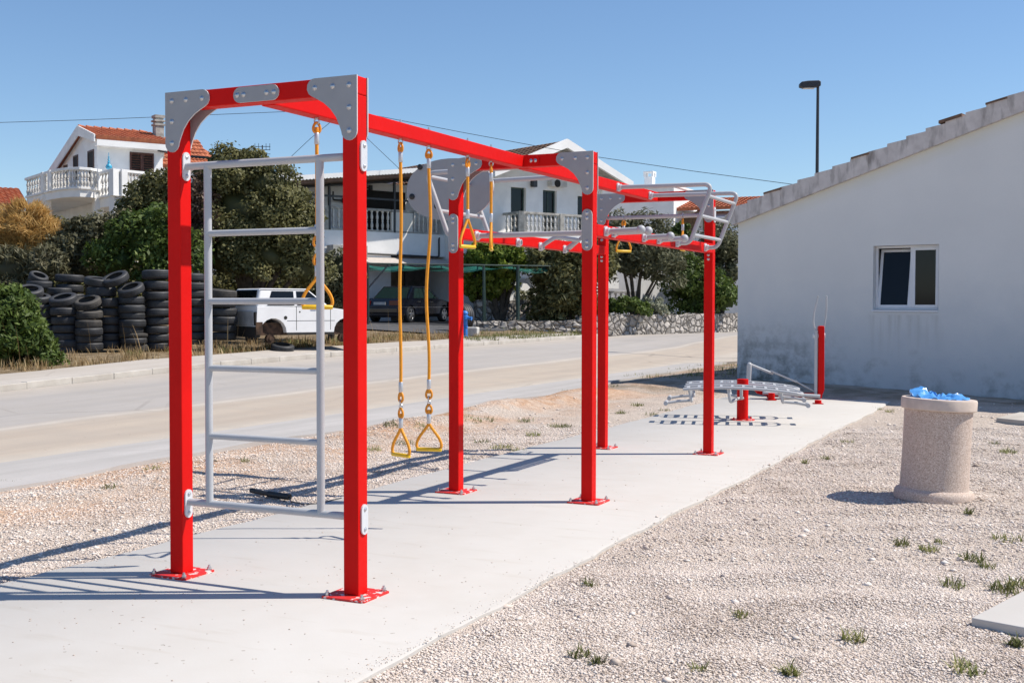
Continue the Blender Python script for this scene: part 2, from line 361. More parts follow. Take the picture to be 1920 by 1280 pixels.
def m_rubble():
    m, nt, b = newmat('rubble_masonry'); co = texco(nt)
    v = N(nt, 'ShaderNodeTexVoronoi'); v.feature = 'DISTANCE_TO_EDGE'; v.inputs['Scale'].default_value = 4.2; wob = mix(nt, .12, co, N(nt, 'ShaderNodeTexNoise', Scale=6.).outputs['Color']); nt.links.new(wob, v.inputs['Vector'])
    v2 = N(nt, 'ShaderNodeTexVoronoi'); v2.inputs['Scale'].default_value = 4.2; nt.links.new(wob, v2.inputs['Vector']); sep = nt.nodes.new('ShaderNodeSeparateColor'); nt.links.new(v2.outputs['Color'], sep.inputs[0])
    c = ramp(nt, sep.outputs[0], [(0., (.20, .185, .17)), (.5, (.36, .335, .31)), (1., (.52, .48, .44))]); c = mix(nt, fmap(nt, v.outputs['Distance'], .0, .09, 1., 0.), c, (.06, .052, .045))
    c = mix(nt, fmap(nt, noise(nt, co, 14, 5), .4, .75, 0., .4), c, (.55, .50, .44)); nt.links.new(c, b.inputs['Base Color']); b.inputs['Roughness'].default_value = .95
    bump(nt, fmap(nt, v.outputs['Distance'], 0., .2), 1., .09, b); return m
M['rubble'] = m_rubble()
def m_binstone():
    m, nt, b = newmat('exposed_aggregate'); co = texco(nt); v = N(nt, 'ShaderNodeTexVoronoi'); v.inputs['Scale'].default_value = 150; nt.links.new(co, v.inputs['Vector']); sep = nt.nodes.new('ShaderNodeSeparateColor'); nt.links.new(v.outputs['Color'], sep.inputs[0])
    c = ramp(nt, sep.outputs[0], [(0., (.40, .30, .245)), (.35, (.54, .425, .35)), (.75, (.62, .505, .43)), (1., (.72, .63, .56))]); c = mix(nt, fmap(nt, noise(nt, co, 3, 5), .4, .75, 0., .3), c, (.38, .30, .25)); nt.links.new(c, b.inputs['Base Color'])
    b.inputs['Roughness'].default_value = .9; bump(nt, v.outputs['Distance'], .35, .004, b); return m
M['bin'] = m_binstone(); M['binrim'] = paint('cast_stone_rim', (.66, .55, .47), .85, var=.08, scale=9, bmp=.2)
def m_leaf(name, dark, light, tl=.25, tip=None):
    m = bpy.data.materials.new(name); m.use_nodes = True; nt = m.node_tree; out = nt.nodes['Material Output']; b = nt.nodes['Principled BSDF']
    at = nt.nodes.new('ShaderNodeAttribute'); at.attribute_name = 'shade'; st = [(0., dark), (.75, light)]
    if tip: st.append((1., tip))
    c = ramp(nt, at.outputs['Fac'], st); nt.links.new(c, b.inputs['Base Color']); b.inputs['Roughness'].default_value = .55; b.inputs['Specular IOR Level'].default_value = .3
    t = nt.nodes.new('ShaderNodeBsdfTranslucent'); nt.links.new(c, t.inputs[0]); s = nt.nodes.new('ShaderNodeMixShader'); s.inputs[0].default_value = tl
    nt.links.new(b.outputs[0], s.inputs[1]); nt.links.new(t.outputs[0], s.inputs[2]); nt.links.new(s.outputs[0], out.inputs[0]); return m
M['leaf_dark'] = m_leaf('dark_evergreen_leaf', (.045, .052, .017), (.20, .19, .075), .28, (.33, .31, .15))
M['leaf_green'] = m_leaf('green_leaf', (.028, .055, .012), (.12, .175, .035), .3, (.22, .26, .08))
M['leaf_olive'] = m_leaf('olive_leaf', (.055, .062, .032), (.19, .19, .105), .25, (.31, .30, .19))
M['leaf_grey'] = m_leaf('grey_green_leaf', (.055, .058, .03), (.18, .17, .095), .25, (.29, .26, .17))
M['leaf_dry'] = m_leaf('dry_golden_twig', (.36, .21, .06), (.66, .43, .15), .3, (.76, .56, .26))
M['leaf_vine'] = m_leaf('vine_leaf', (.07, .11, .015), (.26, .33, .055), .45, (.42, .45, .14))
M['leaf_silver'] = m_leaf('pale_silver_leaf', (.16, .18, .11), (.42, .43, .32), .25, (.6, .6, .5))
M['leaf_purple'] = m_leaf('reddish_leaf', (.07, .045, .035), (.17, .11, .075), .25, (.24, .2, .12))
M['grass_dry'] = m_leaf('dry_grass_blade', (.20, .13, .055), (.46, .32, .16), .3, (.55, .45, .26))
M['grass_green'] = m_leaf('green_grass_blade', (.075, .085, .025), (.22, .24, .075), .3, (.44, .40, .18))
# ------------------------------------------------------------------ terrain
def sstep(a, b, x):
    t = np.clip((np.asarray(x, float)-a)/(b-a), 0, 1); return t*t*(3-2*t)
def H(u, v):
    u = np.asarray(u, float); v = np.asarray(v, float)
    B = np.interp(u, [-30, 0, 8.4, 13.8, 19.6, 31.7, 42.7, 70], [-.1, -.02, .175, .33, .40, .435, .40, .40])
    z = B*np.clip((-6.25-v)/6.05, 0, 1)
    far = np.clip((-12.3-v)/1.5, 0, 1); z = z+.145*far
    lot = np.clip(-13.8-v, 0, 6.2); z = z+lot*np.interp(u, [17, 34], [0.012, .058])
    z = z+.07*np.clip(-24-v, 0, 60)
    w = sstep(30, 42, u)*sstep(-3.5, -9, v)*sstep(-13.5, -12, v); z = z*(1-w)+.46*w
    near = np.interp(v, [-2.7, -1, 1, 2.7, 8], [.15, .11, .04, -.03, -.15])*sstep(15.4, 17.8, u)*sstep(-6.5, -2.8, v)*sstep(40, 26, u)
    return z+near
def Hp(P):
    u, v = uv(P); return float(H(u, v))
def ground_z(P):              # the bare ground sheet lies 3 cm below the paved sheets
    return Hp(P)-.03
def mound(u, v):
    n = .5+.5*np.sin(u*1.9+1.3*np.sin(v*2.1))*np.cos(v*2.7+.8*np.sin(u*1.1))
    m1 = .17*np.exp(-((v+4.35)/.42)**2)*sstep(5.5, 8.5, u)*sstep(18, 13.5, u)*(.45+.75*n)
    m2 = .05*np.exp(-((v+4.2)/.5)**2)*sstep(-3, 0, u)*sstep(7, 5, u)*n
    return m1+m2
gu = np.unique(np.concatenate([np.linspace(-400, -20, 8), np.linspace(-20, -6, 15), np.arange(-6, 20, .16), np.arange(20, 60, .8), np.linspace(60, 1500, 14)]))
gv = np.unique(np.concatenate([np.linspace(-1500, -60, 12), np.arange(-60, -16, 1.0), np.arange(-16, -6, .5), np.arange(-6, 8, .14), np.linspace(8, 30, 12), np.linspace(30, 1500, 10)]))
UU, VV = np.meshgrid(gu, gv, indexing='ij')
nz = .012*np.sin(UU*3.1+2*np.sin(VV*1.7))*np.sin(VV*2.9+1.4*np.sin(UU*2.3))+.007*np.sin(UU*7.7+VV*3.3)*np.sin(VV*8.1-UU*2.2)
amp = sstep(-5.3, -4.6, VV)*(1-sstep(-2.25, -2.05, VV)*sstep(.95, .75, VV)*sstep(15.6, 15.3, UU))
ZZ = H(UU, VV)-.03+nz*amp*1.0+mound(UU, VV)
ZZ -= sstep(-5.0, -5.2, VV)*sstep(-13.9, -13.6, VV)*.05
nu, nv = len(gu), len(gv)
idx = np.arange(nu*nv).reshape(nu, nv)
q = np.stack([idx[:-1, :-1], idx[:-1, 1:], idx[1:, 1:], idx[1:, :-1]], -1).reshape(-1, 4)[:, ::-1]
ground = np_mesh('ground', np.stack([VV, UU, ZZ], -1).reshape(-1, 3), q, M['ground'], smooth=True)
ground.location = (X0, Y0, 0); ground.rotation_euler = (0, 0, -YAW); tag(ground, kind='structure')

def sheet(name, us, v0f, v1f, mat, dz, nvs=8, kind='structure', thick=.06):
    us = np.asarray(us, float); vs = []; 
    for u in us:
        a, b = v0f(u), v1f(u)
        for k in range(nvs+1):
            v = a+(b-a)*k/nvs; vs.append((v, u, float(H(u, v))+dz))
    n = nvs+1; mb = MB(); fs = [(i*n+k, (i+1)*n+k, (i+1)*n+k+1, i*n+k+1) for i in range(len(us)-1) for k in range(nvs)]
    fs = [f[::-1] for f in fs]
    mb.add(vs, fs)
    # edges going down
    for side in (0, nvs):
        top = [vs[i*n+side] for i in range(len(us))]; bot = [(p[0], p[1], p[2]-thick) for p in top]; m = len(top)
        mb.add(top+bot, [((i, i+1, m+i+1, m+i) if side == 0 else (i+1, i, m+i, m+i+1)) for i in range(m-1)])
    o = mb.build(name, mat, smooth=30); o.location = (X0, Y0, 0); o.rotation_euler = (0, 0, -YAW); return tag(o, kind=kind)
us = np.concatenate([np.linspace(-120, -10, 12), np.arange(-8, 45, 1.0), np.linspace(48, 140, 12)])
def road_far(u): return -12.3 if u < 36 else -12.3-(u-36)*.02
def road_near(u): return -6.25 if u < 26 else -6.25+min(11., (u-26)*1.0)
sheet('road', us, road_far, road_near, M['road'], 0., 12)
wig = lambda u: -5.0+.10*math.sin(u*.9)+.06*math.sin(u*2.7+1)
sheet('pavement_strip', np.arange(-30, 27, .5), lambda u: -6.27, wig, M['strip'], .006, 4)
sheet('pavement', np.concatenate([np.linspace(-60, -10, 8), np.arange(-9, 36.5, 1.5)]), lambda u: -13.85+.08*math.sin(u*1.3), lambda u: -12.46, M['walk'], .0, 3)
kb = MB(); u = -40.0
while u < 36:
    L = 1.0; w0 = -12.40; dz_ = random.uniform(-.006, .006); jw = random.uniform(-.006, .006); za, zb_ = float(H(u, -12.3))+.112+dz_, float(H(u+L, -12.3))+.112+dz_; ua, ub = u+.003, u+L-.003
    c8 = [(x, y, z-dd) for x in (w0-.075, w0+.075+jw) for y, z in ((ua, za), (ub, zb_)) for dd in (.30, 0.)]
    kb.add(c8, [(0, 1, 3, 2), (4, 6, 7, 5), (0, 4, 5, 1), (2, 3, 7, 6), (0, 2, 6, 4), (1, 5, 7, 3)]); u += L
kerb = kb.build('kerb', M['kerb'], bevel=.012); kerb.location = (X0, Y0, 0); kerb.rotation_euler = (0, 0, -YAW); tag(kerb, kind='structure')
# concrete slab under the equipment
sl = MB(); n = 120; us2 = np.linspace(-9, 15.35, n)
def ed(u, s): return s*(.012*math.sin(u*4.3)+.008*math.sin(u*11.7+1)+.02*math.sin(u*.8))
L = [(-2.04+ed(u, 1), u) for u in us2]; Rr = [(.735+ed(u*1.13+3, 1), u) for u in us2]
top = []
for (a, u), (b, _) in zip(L, Rr): top += [(a, u, -.1), (a, u, -.012), (a+.02, u, 0.), (b-.02, u, 0.), (b, u, -.012), (b, u, -.1)]
fs = [(i*6+k, i*6+k+1, (i+1)*6+k+1, (i+1)*6+k) for i in range(n-1) for k in range(5)]
sl.add(top, fs); e = (n-1)*6; sl.add(top[:6], [(5, 4, 3, 2, 1, 0)]); sl.add(top[e:], [(0, 1, 2, 3, 4, 5)])
slab = sl.build('concrete_slab', M['slab'], smooth=50); slab.location = (X0, Y0, 0); slab.rotation_euler = (0, 0, -YAW); tag(slab, kind='structure')

# ------------------------------------------------------------------ red climbing rig
W = .096; VL = -1.223; UF = [0., 3.472, 6.975]; HT = 2.84
rig = eqthing('exercise_rig', 'tall red steel climbing rig with grey corner plates on three pairs of posts', 'climbing frame')
def stadium(w, h, n=8):       # upright stadium centred at 0
    r = w/2; c = h/2-r
    return arc((0, c), r, 0, 180, n)+arc((0, -c), r, 180, 360, n)
BOLT = {}
def bolt_mesh(r, d):
    key = (round(r, 4), round(d, 4))
    if key not in BOLT: o = MB().lathe([(r*1.25, 0), (r*1.25, .002), (r, .003), (r*.85, d*.65), (r*.5, d*.93), (1e-4, d)], 10).build('bolt', M['steel'], smooth=40); BOLT[key] = o.data; bpy.data.objects.remove(o)
    return BOLT[key]
def frame_of(nrm):
    z = np.array(nrm, float); x = np.cross(z, [0, 0, 1.]); x = x/np.linalg.norm(x) if np.linalg.norm(x) > .1 else np.array([1., 0, 0]); return x, np.cross(z, x), z
def bolts(parent, pts, nrm, r=.0125, d=.010):   # domed bolt heads, each an object under its plate
    x, y, z = frame_of(nrm); R = Matrix([[x[i], y[i], z[i]] for i in range(3)]).to_euler()
    for p in pts:
        o = bpy.data.objects.new('bolt', bolt_mesh(r, d)); COL.objects.link(o); o.parent = parent; o.location = [float(q) for q in p]; o.rotation_euler = R
def bolt_geo(mb, pts, nrm, r, d, mi):            # the tiny heads of clamps and end plates stay in their mesh
    x, y, z = frame_of(nrm); k_ = mb.mi; mb.mi = mi
    for p in pts:
        Mx = np.eye(4); Mx[:3, 0] = x; Mx[:3, 1] = y; Mx[:3, 2] = z; Mx[:3, 3] = p; mb.lathe([(r*1.25, 0), (r*1.25, .002), (r, .003), (r*.85, d*.65), (r*.5, d*.93), (1e-4, d)], 10, Mx)
    mb.mi = k_
for k, u in enumerate(UF):
    for s, v in (('l', VL-W/2), ('r', -W/2)):
        p = MB().bb(v-W/2, v+W/2, u, u+W, .012, HT-.1).build('post', M['red'], rig, bevel=.006)
        fp = MB(); R = .1375; fp.prism([(-R+.01, -R), (R-.01, -R), (R, -R+.01), (R, R-.01), (R-.01, R), (-R+.01, R), (-R, R-.01), (-R, -R+.01)], (v, u+W/2, .0), (1, 0, 0), (0, 1, 0), (0, 0, 1), .012)
        f = fp.build('base_plate', M['footplate'], p)
        for a in (-1, 1):
            for b in (-1, 1):
                x, y = v+a*.112, u+W/2+b*.112; nb = MB()
                nb.lathe([(.017, .012), (.017, .016)], 12, np.array(Matrix.Translation((x, y, 0)))); nb.cyl((x, y, .012), (x, y, .03), .013, seg=6); nb.cyl((x, y, .03), (x, y, .042), .007, seg=8); nb.build('anchor_bolt', M['steel'], p, smooth=40)
    MB().bb(VL-W, 0, u, u+W, HT-.1+.0015, HT).build('crossbeam', M['red'], rig, bevel=.006)
    # corner gussets, front and back
    g = [(0, 0), (.275, 0)]+[(.275+.05*math.cos(math.radians(a)), -.05+.05*math.sin(math.radians(a))) for a in (70, 45, 20, -10, -40, -65)]+[(.262, -.112), (.215, -.138), (.17, -.175), (.135, -.22), (.112, -.27), (.1, -.30)]+[(.05+.05*math.cos(math.radians(a)), -.30+.05*math.sin(math.radians(a))) for a in (-20, -45, -70, -90, -110, -135, -160)]+[(0, -.30)]
    for side in (-1, 1):
        for face in (-1, 1):
            if face == 1 and k == 2: continue
            vc = (VL-W-.004) if side < 0 else .004
            uc = u-.0095 if face < 0 else u+W+.0015
            gm = MB(); gm.prism([(x, y) for x, y in g], (vc, uc, HT+.002), (-side, 0, 0), (0, 0, 1), (0, 1, 0), .008, side_mi=1)
            go = gm.build('corner_plate', [M['plate'], M['plate_edge']], rig)
            uf = uc if face < 0 else uc+.008
            bolts(go, [(vc-side*x, uf, HT-y) for x, y in ((.05, .05), (.155, .05), (.272, .05), (.05, .17), (.05, .295))], (0, face, 0))
# stadium joint plates
def joint(v, z, w, h, uf, mats, pts, rot=False, name='joint_plate'):
    pl = stadium(w, h)
    if rot: pl = [(y, x) for x, y in pl]
    mb = MB(); mb.prism(pl, (v, uf-.0095, z), (1, 0, 0), (0, 0, 1), (0, 1, 0), .008, side_mi=1); o = mb.build(name, mats, rig)
    bolts(o, [(v+x, uf-.0095, z+y) for x, y in pts], (0, -1, 0))
GP = [M['plate'], M['plate_edge']]
joint(-.668, 2.789, .088, .315, 0, GP, [(-.13, 0), (-.085, 0), (.075, 0), (.125, 0)], True)
joint(-.62, 2.789, .085, .30, UF[1], [M['red'], M['red']], [(.075, 0), (.115, 0)], True)
for v in (VL-W/2, -W/2):
    joint(v, 2.21, .09, .335, UF[1], GP, [(0, .135), (0, .095), (0, -.095), (0, -.135)])
    bolts(rig, [(v, UF[2], z) for z in (2.10, 2.145, 2.33)], (0, -1, 0))
# beams
MB().bb(-.71, -.61, W+.001, UF[1]-.001, 2.737, 2.835).build('top_beam', M['red'], rig, bevel=.006)
MB().bb(-.71, -.61, UF[1]+W+.001, UF[2]-.001, 2.737, 2.835).build('top_beam', M['red'], rig, bevel=.006)
for v0, v1 in ((-W, 0), (VL-W, VL)): MB().bb(v0, v1, UF[1]+W+.001, UF[2]-.001, 2.165, 2.262).build('side_rail', M['red'], rig, bevel=.006)
# front ladder
lad = MB(); uc = W/2
lad.tube([(VL+.001, uc, 2.412), (-W-.001, uc, 2.412)], .0215, 14)
ladder = lad.build('ladder', M['silver'], rig, smooth=40)
MB().tube([(VL+.001, uc, .435), (-W-.001, uc, .435)], .0215, 14).build('bottom_bar', M['silver'], ladder, smooth=40)
for v in (-1.06, -.276): MB().tube([(v, uc, .435), (v, uc, 2.412)], .0225, 14).build('upright', M['silver'], ladder, smooth=40)
for z in (2.016, 1.622, 1.232, .834): MB().tube([(-1.06, uc, z), (-.276, uc, z)], .0185, 12).build('rung', M['silver'], ladder, smooth=40)
def side_plate(v, u, z, nx, parent):
    mb = MB(); mb.prism(stadium(.062, .168), (v, u, z), (0, 1, 0), (0, 0, 1), (nx, 0, 0), .009, side_mi=1); bolt_geo(mb, [(v+nx*.009, u, z+d) for d in (.055, -.055)], (nx, 0, 0), .010, .008, 2); o = mb.build('end_plate', [M['whiteplate'], M['plate_edge'], M['steel']], parent)
for z in (2.412, .425):
    side_plate(.0015, uc+.006, z, 1, ladder); side_plate(VL+.0015, uc, z, 1, ladder)
# pull-up bar between the rear posts
pb = MB().tube([(VL, UF[2]+W/2, 2.575), (-W, UF[2]+W/2, 2.575)], .0215, 14).build('pull_up_bar', M['silver'], rig, smooth=40)
side_plate(.0015, UF[2]+W/2, 2.575, 1, pb)
def clamp(v, u, z, nx, parent):
    mb = MB(); mb.prism([(-.035, -.04), (.035, -.04), (.035, .028), (.02, .042), (-.02, .042), (-.035, .028)], (v, u, z), (0, 1, 0), (0, 0, 1), (nx, 0, 0), .012)
    mb.lathe([(.030, 0), (.030, .028), (.024, .03)], 14, np.array(Matrix.Translation((v+nx*.012, u, z)) @ Matrix.Rotation(nx*math.pi/2, 4, 'Y')))
    bolt_geo(mb, [(v+nx*.012, u+d, z-.028) for d in (.022, -.022)], (nx, 0, 0), .008, .012, 1); mb.build('clamp', [M['whiteplate'], M['steel']], parent, smooth=40)
def mv(v, m): return -1.319-v if m else v
def side_ladder(us, mirror):
    sg = -1 if mirror else 1; first = None
    for u in us:
        pts = [(mv(-.61, mirror), u, 2.775), (mv(.355, mirror), u, 2.765), (mv(.135, mirror), u, 2.205), (mv(0., mirror), u, 2.21)]
        mb = MB().tube(fillet(pts, .085, 7), .0215, 12); o = mb.build('bent_ladder' if first is None else 'ladder_rail', M['silver'], rig if first is None else first, smooth=40); first = first or o
        clamp(mv(-.61, mirror)+sg*.0015, u, 2.775, sg, first); clamp(mv(0., mirror)+sg*.0015, u, 2.21, sg, first)
    for z in ((2.735, 2.43) if mirror else (2.655, 2.468, 2.285)):
        v = mv(.165+.40*(z-2.285) if z < 2.7 else .335, mirror)
        MB().tube([(v, us[0], z), (v, us[1], z)], .0175, 12).build('rung', M['silver'], first, smooth=40)
    return first
side_ladder((5.69, 6.67), False)
ll = side_ladder((3.72, 4.56), True)
# round grey climbing panel hung on the inner rail of the left ladder
pn = MB(); n = 40; pts = []
for i in range(n):
    a = 2*math.pi*i/n; c, s = math.cos(a), math.sin(a); pts.append((.468*math.copysign(abs(c)**.92, c), .292*math.copysign(abs(s)**.92, s)))
pn.prism(pts, (-1.868, 4.50, 2.70), (1, 0, 0), (0, 0, 1), (0, 1, 0), .02, side_mi=1); pan = pn.build('climbing_panel', GP, ll)
for x, z in ((-.315, .225), (-.405, -.055), (-.13, -.155), (.18, .05)):
    MB().lathe([(.028, 0), (.028, .012), (.018, .02), (1e-4, .022)], 12, np.array(Matrix.Translation((-1.868+x, 4.50, 2.70+z)) @ Matrix.Rotation(math.pi/2, 4, 'X'))).build('hold', M['black'], pan, smooth=40)
# dip horns on the right rail
for u in (3.75, 3.93, 4.70, 5.12):
    L = .30 if u < 4.5 else .245
    o = MB().tube([(0.012, u, 2.212), (L, u, 2.218)], .0235, 14).build('dip_horn', M['silver'], rig, smooth=40)
    MB().sphere((L+.012, u, 2.219), .037, 16, 10).build('ball_end', M['silver'], o, smooth=60); clamp(.0015, u, 2.212, 1, o)
# inner bars
ib = MB().tube([(VL+.012, 3.80, 2.207), (-W-.012, 3.80, 2.207)], .0235, 14).build('cross_bar', M['silver'], rig, smooth=40)
clamp(VL+.0015, 3.80, 2.207, 1, ib); clamp(-W-.0015, 3.80, 2.207, -1, ib); clamp(VL+.0015, 4.65, 2.19, 1, rig)
uh = MB().tube(fillet([(VL+.012, 5.17, 2.175), (-1.06, 5.17, 2.265), (-1.06, 5.78, 2.265), (VL+.012, 5.78, 2.175)], .06, 6), .0215, 12).build('loop_handle', M['silver'], rig, smooth=40)
for u in (5.17, 5.78): clamp(VL+.0015, u, 2.175, 1, uh)
uh2 = MB().tube([(VL+.012, 5.90, 2.19), (-.98, 5.78, 2.33), (-.55, 5.6, 2.36)], .019, 10).build('loop_handle', M['silver'], rig, smooth=40)
for u in (.575, .97, 1.567, 1.96, 2.56, 2.96): nb = MB(); nb.cyl((-.66, u, 2.8355), (-.66, u, 2.852), .014, seg=8); nb.cyl((-.66, u, 2.852), (-.66, u, 2.866), .008, seg=8); nb.build('top_nut', M['steel'], rig, smooth=40)

# ------------------------------------------------------------------ hanging rope handles
def thimble(mb, z0, z1, ax):   # pointed orange eyelet loop from z0 (wide end) to z1 (throat)
    h = z1-z0; pts = []
    for i in range(20):
        a = 2*math.pi*i/20; c, s = math.cos(a), math.sin(a)
        w = .021*(1-.25*s*np.sign(h)); pts.append((w*c*ax[0], w*c*ax[1], z0+h*(.5+.5*s)))
    mb.tube(pts, .0085, 8, closed=True)
def rope_handle(name, label, v, u, ztop, zbot, ang, long, bar=False, tri=.2, sway=(0, 0)):
    r = eqthing(name, label, 'rope handle', v, u, 0, 'orange rope handles hanging from the rig')
    ax = (1, 0); ay = (0, 1); c, s = math.cos(ang), math.sin(ang); hx = (c, s)
    z = ztop
    st = MB()
    if bar: st.tube([(0, .03*math.cos(a), z+.0+.030*math.sin(a)) for a in np.linspace(0, 2*math.pi, 20, endpoint=False)], .0045, 8, closed=True); z -= .028
    else:
        st.cyl((0, 0, z-.004), (0, 0, z), .013, seg=10); st.tube([(.017*math.cos(a), 0, z-.021+.017*math.sin(a)) for a in np.linspace(0, 2*math.pi, 16, endpoint=False)], .005, 8, closed=True); z -= .03
    st.build('eye_bolt', M['steel'], r, smooth=40)
    tb = MB(); thimble(tb, z, z-.062, hx); tb.cyl((0, 0, z-.028), (0, 0, z-.068), .0125, .013, 10); tb.build('thimble', M['thimble'], r, smooth=60); z -= .062
    def ferr(z0): MB().tube([(0, 0, z0), (0, 0, z0-.004), (0, 0, z0-.066), (0, 0, z0-.07)], [.013, .0155, .0155, .013], 14).build('ferrule', M['ferrule'], r, smooth=40); return z0-.07
    z = ferr(z)
    apex = zbot+tri
    if long:
        z1 = apex+.07+.066+.045+.066+.07
        pts = []; L = z-z1+.0
        for i in range(25):
            t = i/24; k = math.sin(math.pi*t); pts.append((sway[0]*k*math.sin(2.2*math.pi*t+.4), sway[1]*k, z+.004-(L+.008)*t))
        MB().tube(pts, .0115, 10).build('rope', M['rope'], r, smooth=60)
        z = ferr(z1); tb = MB(); thimble(tb, z-.066, z, hx); tb.cyl((0, 0, z), (0, 0, z-.03), .0125, .012, 10); thimble(tb, z-.111, z-.177, hx); tb.cyl((0, 0, z-.177), (0, 0, z-.147), .0125, .012, 10); tb.build('thimble', M['thimble'], r, smooth=60)
        sh = MB(); zc = z-.088
        sh.tube([(0, .012*math.cos(a), zc+.016+.022*math.sin(a)) for a in np.linspace(0, 2*math.pi, 16, endpoint=False)], .0042, 8, closed=True)
        sh.tube([(.012*math.cos(a), 0, zc-.016+.022*math.sin(a)) for a in np.linspace(0, 2*math.pi, 16, endpoint=False)], .0042, 8, closed=True); sh.build('shackle', M['steel'], r, smooth=40)
        z = ferr(z-.177)
    elif not bar:
        L = z-(apex+.07); pts = [(0, 0, z+.004-(L+.008)*i/8) for i in range(9)]; MB().tube(pts, .0115, 10).build('rope', M['rope'], r, smooth=60); z = ferr(apex+.07)
    hw = .092; g = zbot+.014
    tri_pts = [(0, 0, z+.006), (0.012*c, .012*s, z-.02), (.075*c, .075*s, g+.085), (hw*c, hw*s, g+.045), (hw*c, hw*s, g+.015), (.07*c, .07*s, g)]
    for sg in (1, -1):
        P = [(p[0]*sg, p[1]*sg, p[2]) for p in tri_pts]; P = fillet(P, .03, 5)
        MB().tube(P, .0105, 10).build('rope_side', M['rope'], r, smooth=60)
    tilt = .0
    MB().tube([(-.094*c, -.094*s, g), (-.088*c, -.088*s, g), (.088*c, .088*s, g), (.094*c, .094*s, g)], [.011, .0145, .0145, .011], 12).build('grip', M['grip'], r, smooth=40)
    return r
# angle is measured in the rig frame; -YAW would be square to the picture
d = math.radians
rope_handle('rope_trapeze', 'orange rope handle hanging at head height behind the front silver ladder', -.66, .575, 2.737, 1.574, YAW+d(18), True)
rope_handle('rope_trapeze', 'orange rope handle screened by the right post of the front pair', -.66, .97, 2.737, 1.574, YAW+d(80), True)
rope_handle('rope_trapeze', 'lower of the two long orange rope handles hanging mid-span, its grip turned narrow', -.66, 1.567, 2.737, .557, YAW-d(45), True, sway=(.008, 0))
rope_handle('rope_trapeze', 'wavy long orange rope handle seen broadside, right of the narrower long one', -.66, 1.96, 2.737, .553, YAW-d(12), True, sway=(.022, .0))
rope_handle('rope_trapeze', 'short orange rope handle showing its triangle, beside the middle left post', -.66, 2.56, 2.737, 2.031, YAW+d(55), False, tri=.225)
rope_handle('rope_trapeze', 'short orange rope handle seen edge-on near the end of the first beam', -.66, 2.96, 2.737, 2.03, YAW+d(88), False, tri=.225)
rope_handle('rope_trapeze', 'yellow-gripped handle hanging broadside from the rear pull-up bar under the red side rail', -1.03, UF[2]+W/2, 2.575, 2.19, YAW+d(25), False, True, .20)
rope_handle('rope_trapeze', 'yellow-gripped handle hanging nearly edge-on from the rear pull-up bar by the last post', -.35, UF[2]+W/2, 2.575, 2.19, YAW+d(72), False, True, .20)
# ------------------------------------------------------------------ fitness machines at the far end of the slab
P = atz(1392, 787)
bench = thing('sit_up_bench', 'double silver slatted sit-up bench carried by one short red post', 'exercise bench', (P[0], P[1], 0), math.radians(-10.5))
pm = MB(); pm.cyl((0, 0, .01), (0, 0, .565), .079, seg=28); pm.lathe([(.079, .565), (.076, .575), (1e-3, .578)], 28); po = pm.build('post', M['red'], bench, smooth=40)
fp = MB(); fp.cyl((0, 0, 0), (0, 0, .012), .17, seg=28)
for a in range(4): fp.cyl((.135*math.cos(a*1.57+.5), .135*math.sin(a*1.57+.5), .012), (.135*math.cos(a*1.57+.5), .135*math.sin(a*1.57+.5), .04), .013, seg=6)
fp.build('base_plate', M['footplate'], po, smooth=40)
def bz(x): return .492-.05*(x/.8)**2-.03*x
for yc in (-.46, .46):
    xs = np.linspace(-.80, .70, 15)
    A = [(x, yc-.235, bz(x)) for x in xs]; B = [(x, yc+.235, bz(x)) for x in xs]
    end = [(.70+.09*math.sin(t), yc-.235*math.cos(t), bz(.70)-.02*math.sin(t)) for t in np.linspace(.2, math.pi-.2, 9)]
    fr = MB().tube(A+end+B[::-1], .021, 10); lane = fr.build('bench_frame', M['silver'], bench, smooth=50)
    sl_ = MB()
    for x in np.linspace(-.74, .60, 10): sl_.box((x, yc, bz(x)+.004), (.034, .45, .022), rotm('Y', math.atan(.19*x)))
    sl_.build('slat', M['silver'], lane)
    for x, xo in ((-.72, -1.04), (.50, .86)):
        h = MB(); h.tube(fillet([(x, yc-.20, bz(x)-.01), (x+.03, yc-.18, .30), (x+.03, yc+.18, .30), (x, yc+.20, bz(x)-.01)], .06), .019, 10)
        h.tube(fillet([(x+.03, yc, .30), (xo*.85, yc, .285), (xo, yc-.04, .262)], .04), .02, 10); h.cyl((xo, yc-.13, .262), (xo, yc+.13, .262), .03, seg=14); h.build('foot_hook', M['silver'], lane, smooth=40)
    h = MB(); sg = 1 if yc > 0 else -1
    h.tube(fillet([(-.20, yc+sg*.2, bz(-.2)), (-.17, yc+sg*.19, .30), (-.06, sg*.12, .31), (0, sg*.07, .31)], .06), .022, 10); h.tube(fillet([(-.02, yc-sg*.2, bz(0)), (-.02, yc-sg*.2, .33), (-.0, sg*.06, .31)], .05), .022, 10); h.build('support_arm', M['silver'], lane, smooth=40)
P = atz(1538, 748)
mc = thing('pedal_trainer', 'red and silver pedal trainer with tall mast and two curved handles', 'exercise machine', (P[0], P[1], 0), math.radians(-3))
mm = MB(); mm.prism([(-.048, .07), (.0, .02), (.055, .16), (.048, 1.24), (.03, 1.26), (-.03, 1.26), (-.048, 1.24)], (0, -.07, 0), (1, 0, 0), (0, 0, 1), (0, 1, 0), .14); mast = mm.build('mast', M['red'], mc, bevel=.012)
MB().tube([(-.085, -.03, .08), (-.085, -.03, 1.18)], .03, 12).build('swing_bar', M['silver'], mc, smooth=40)
cl = MB(); cl.cyl((-.13, 0, 1.09), (.07, 0, 1.09), .045, seg=16); cl.build('pivot', M['whiteplate'], mast, smooth=40)
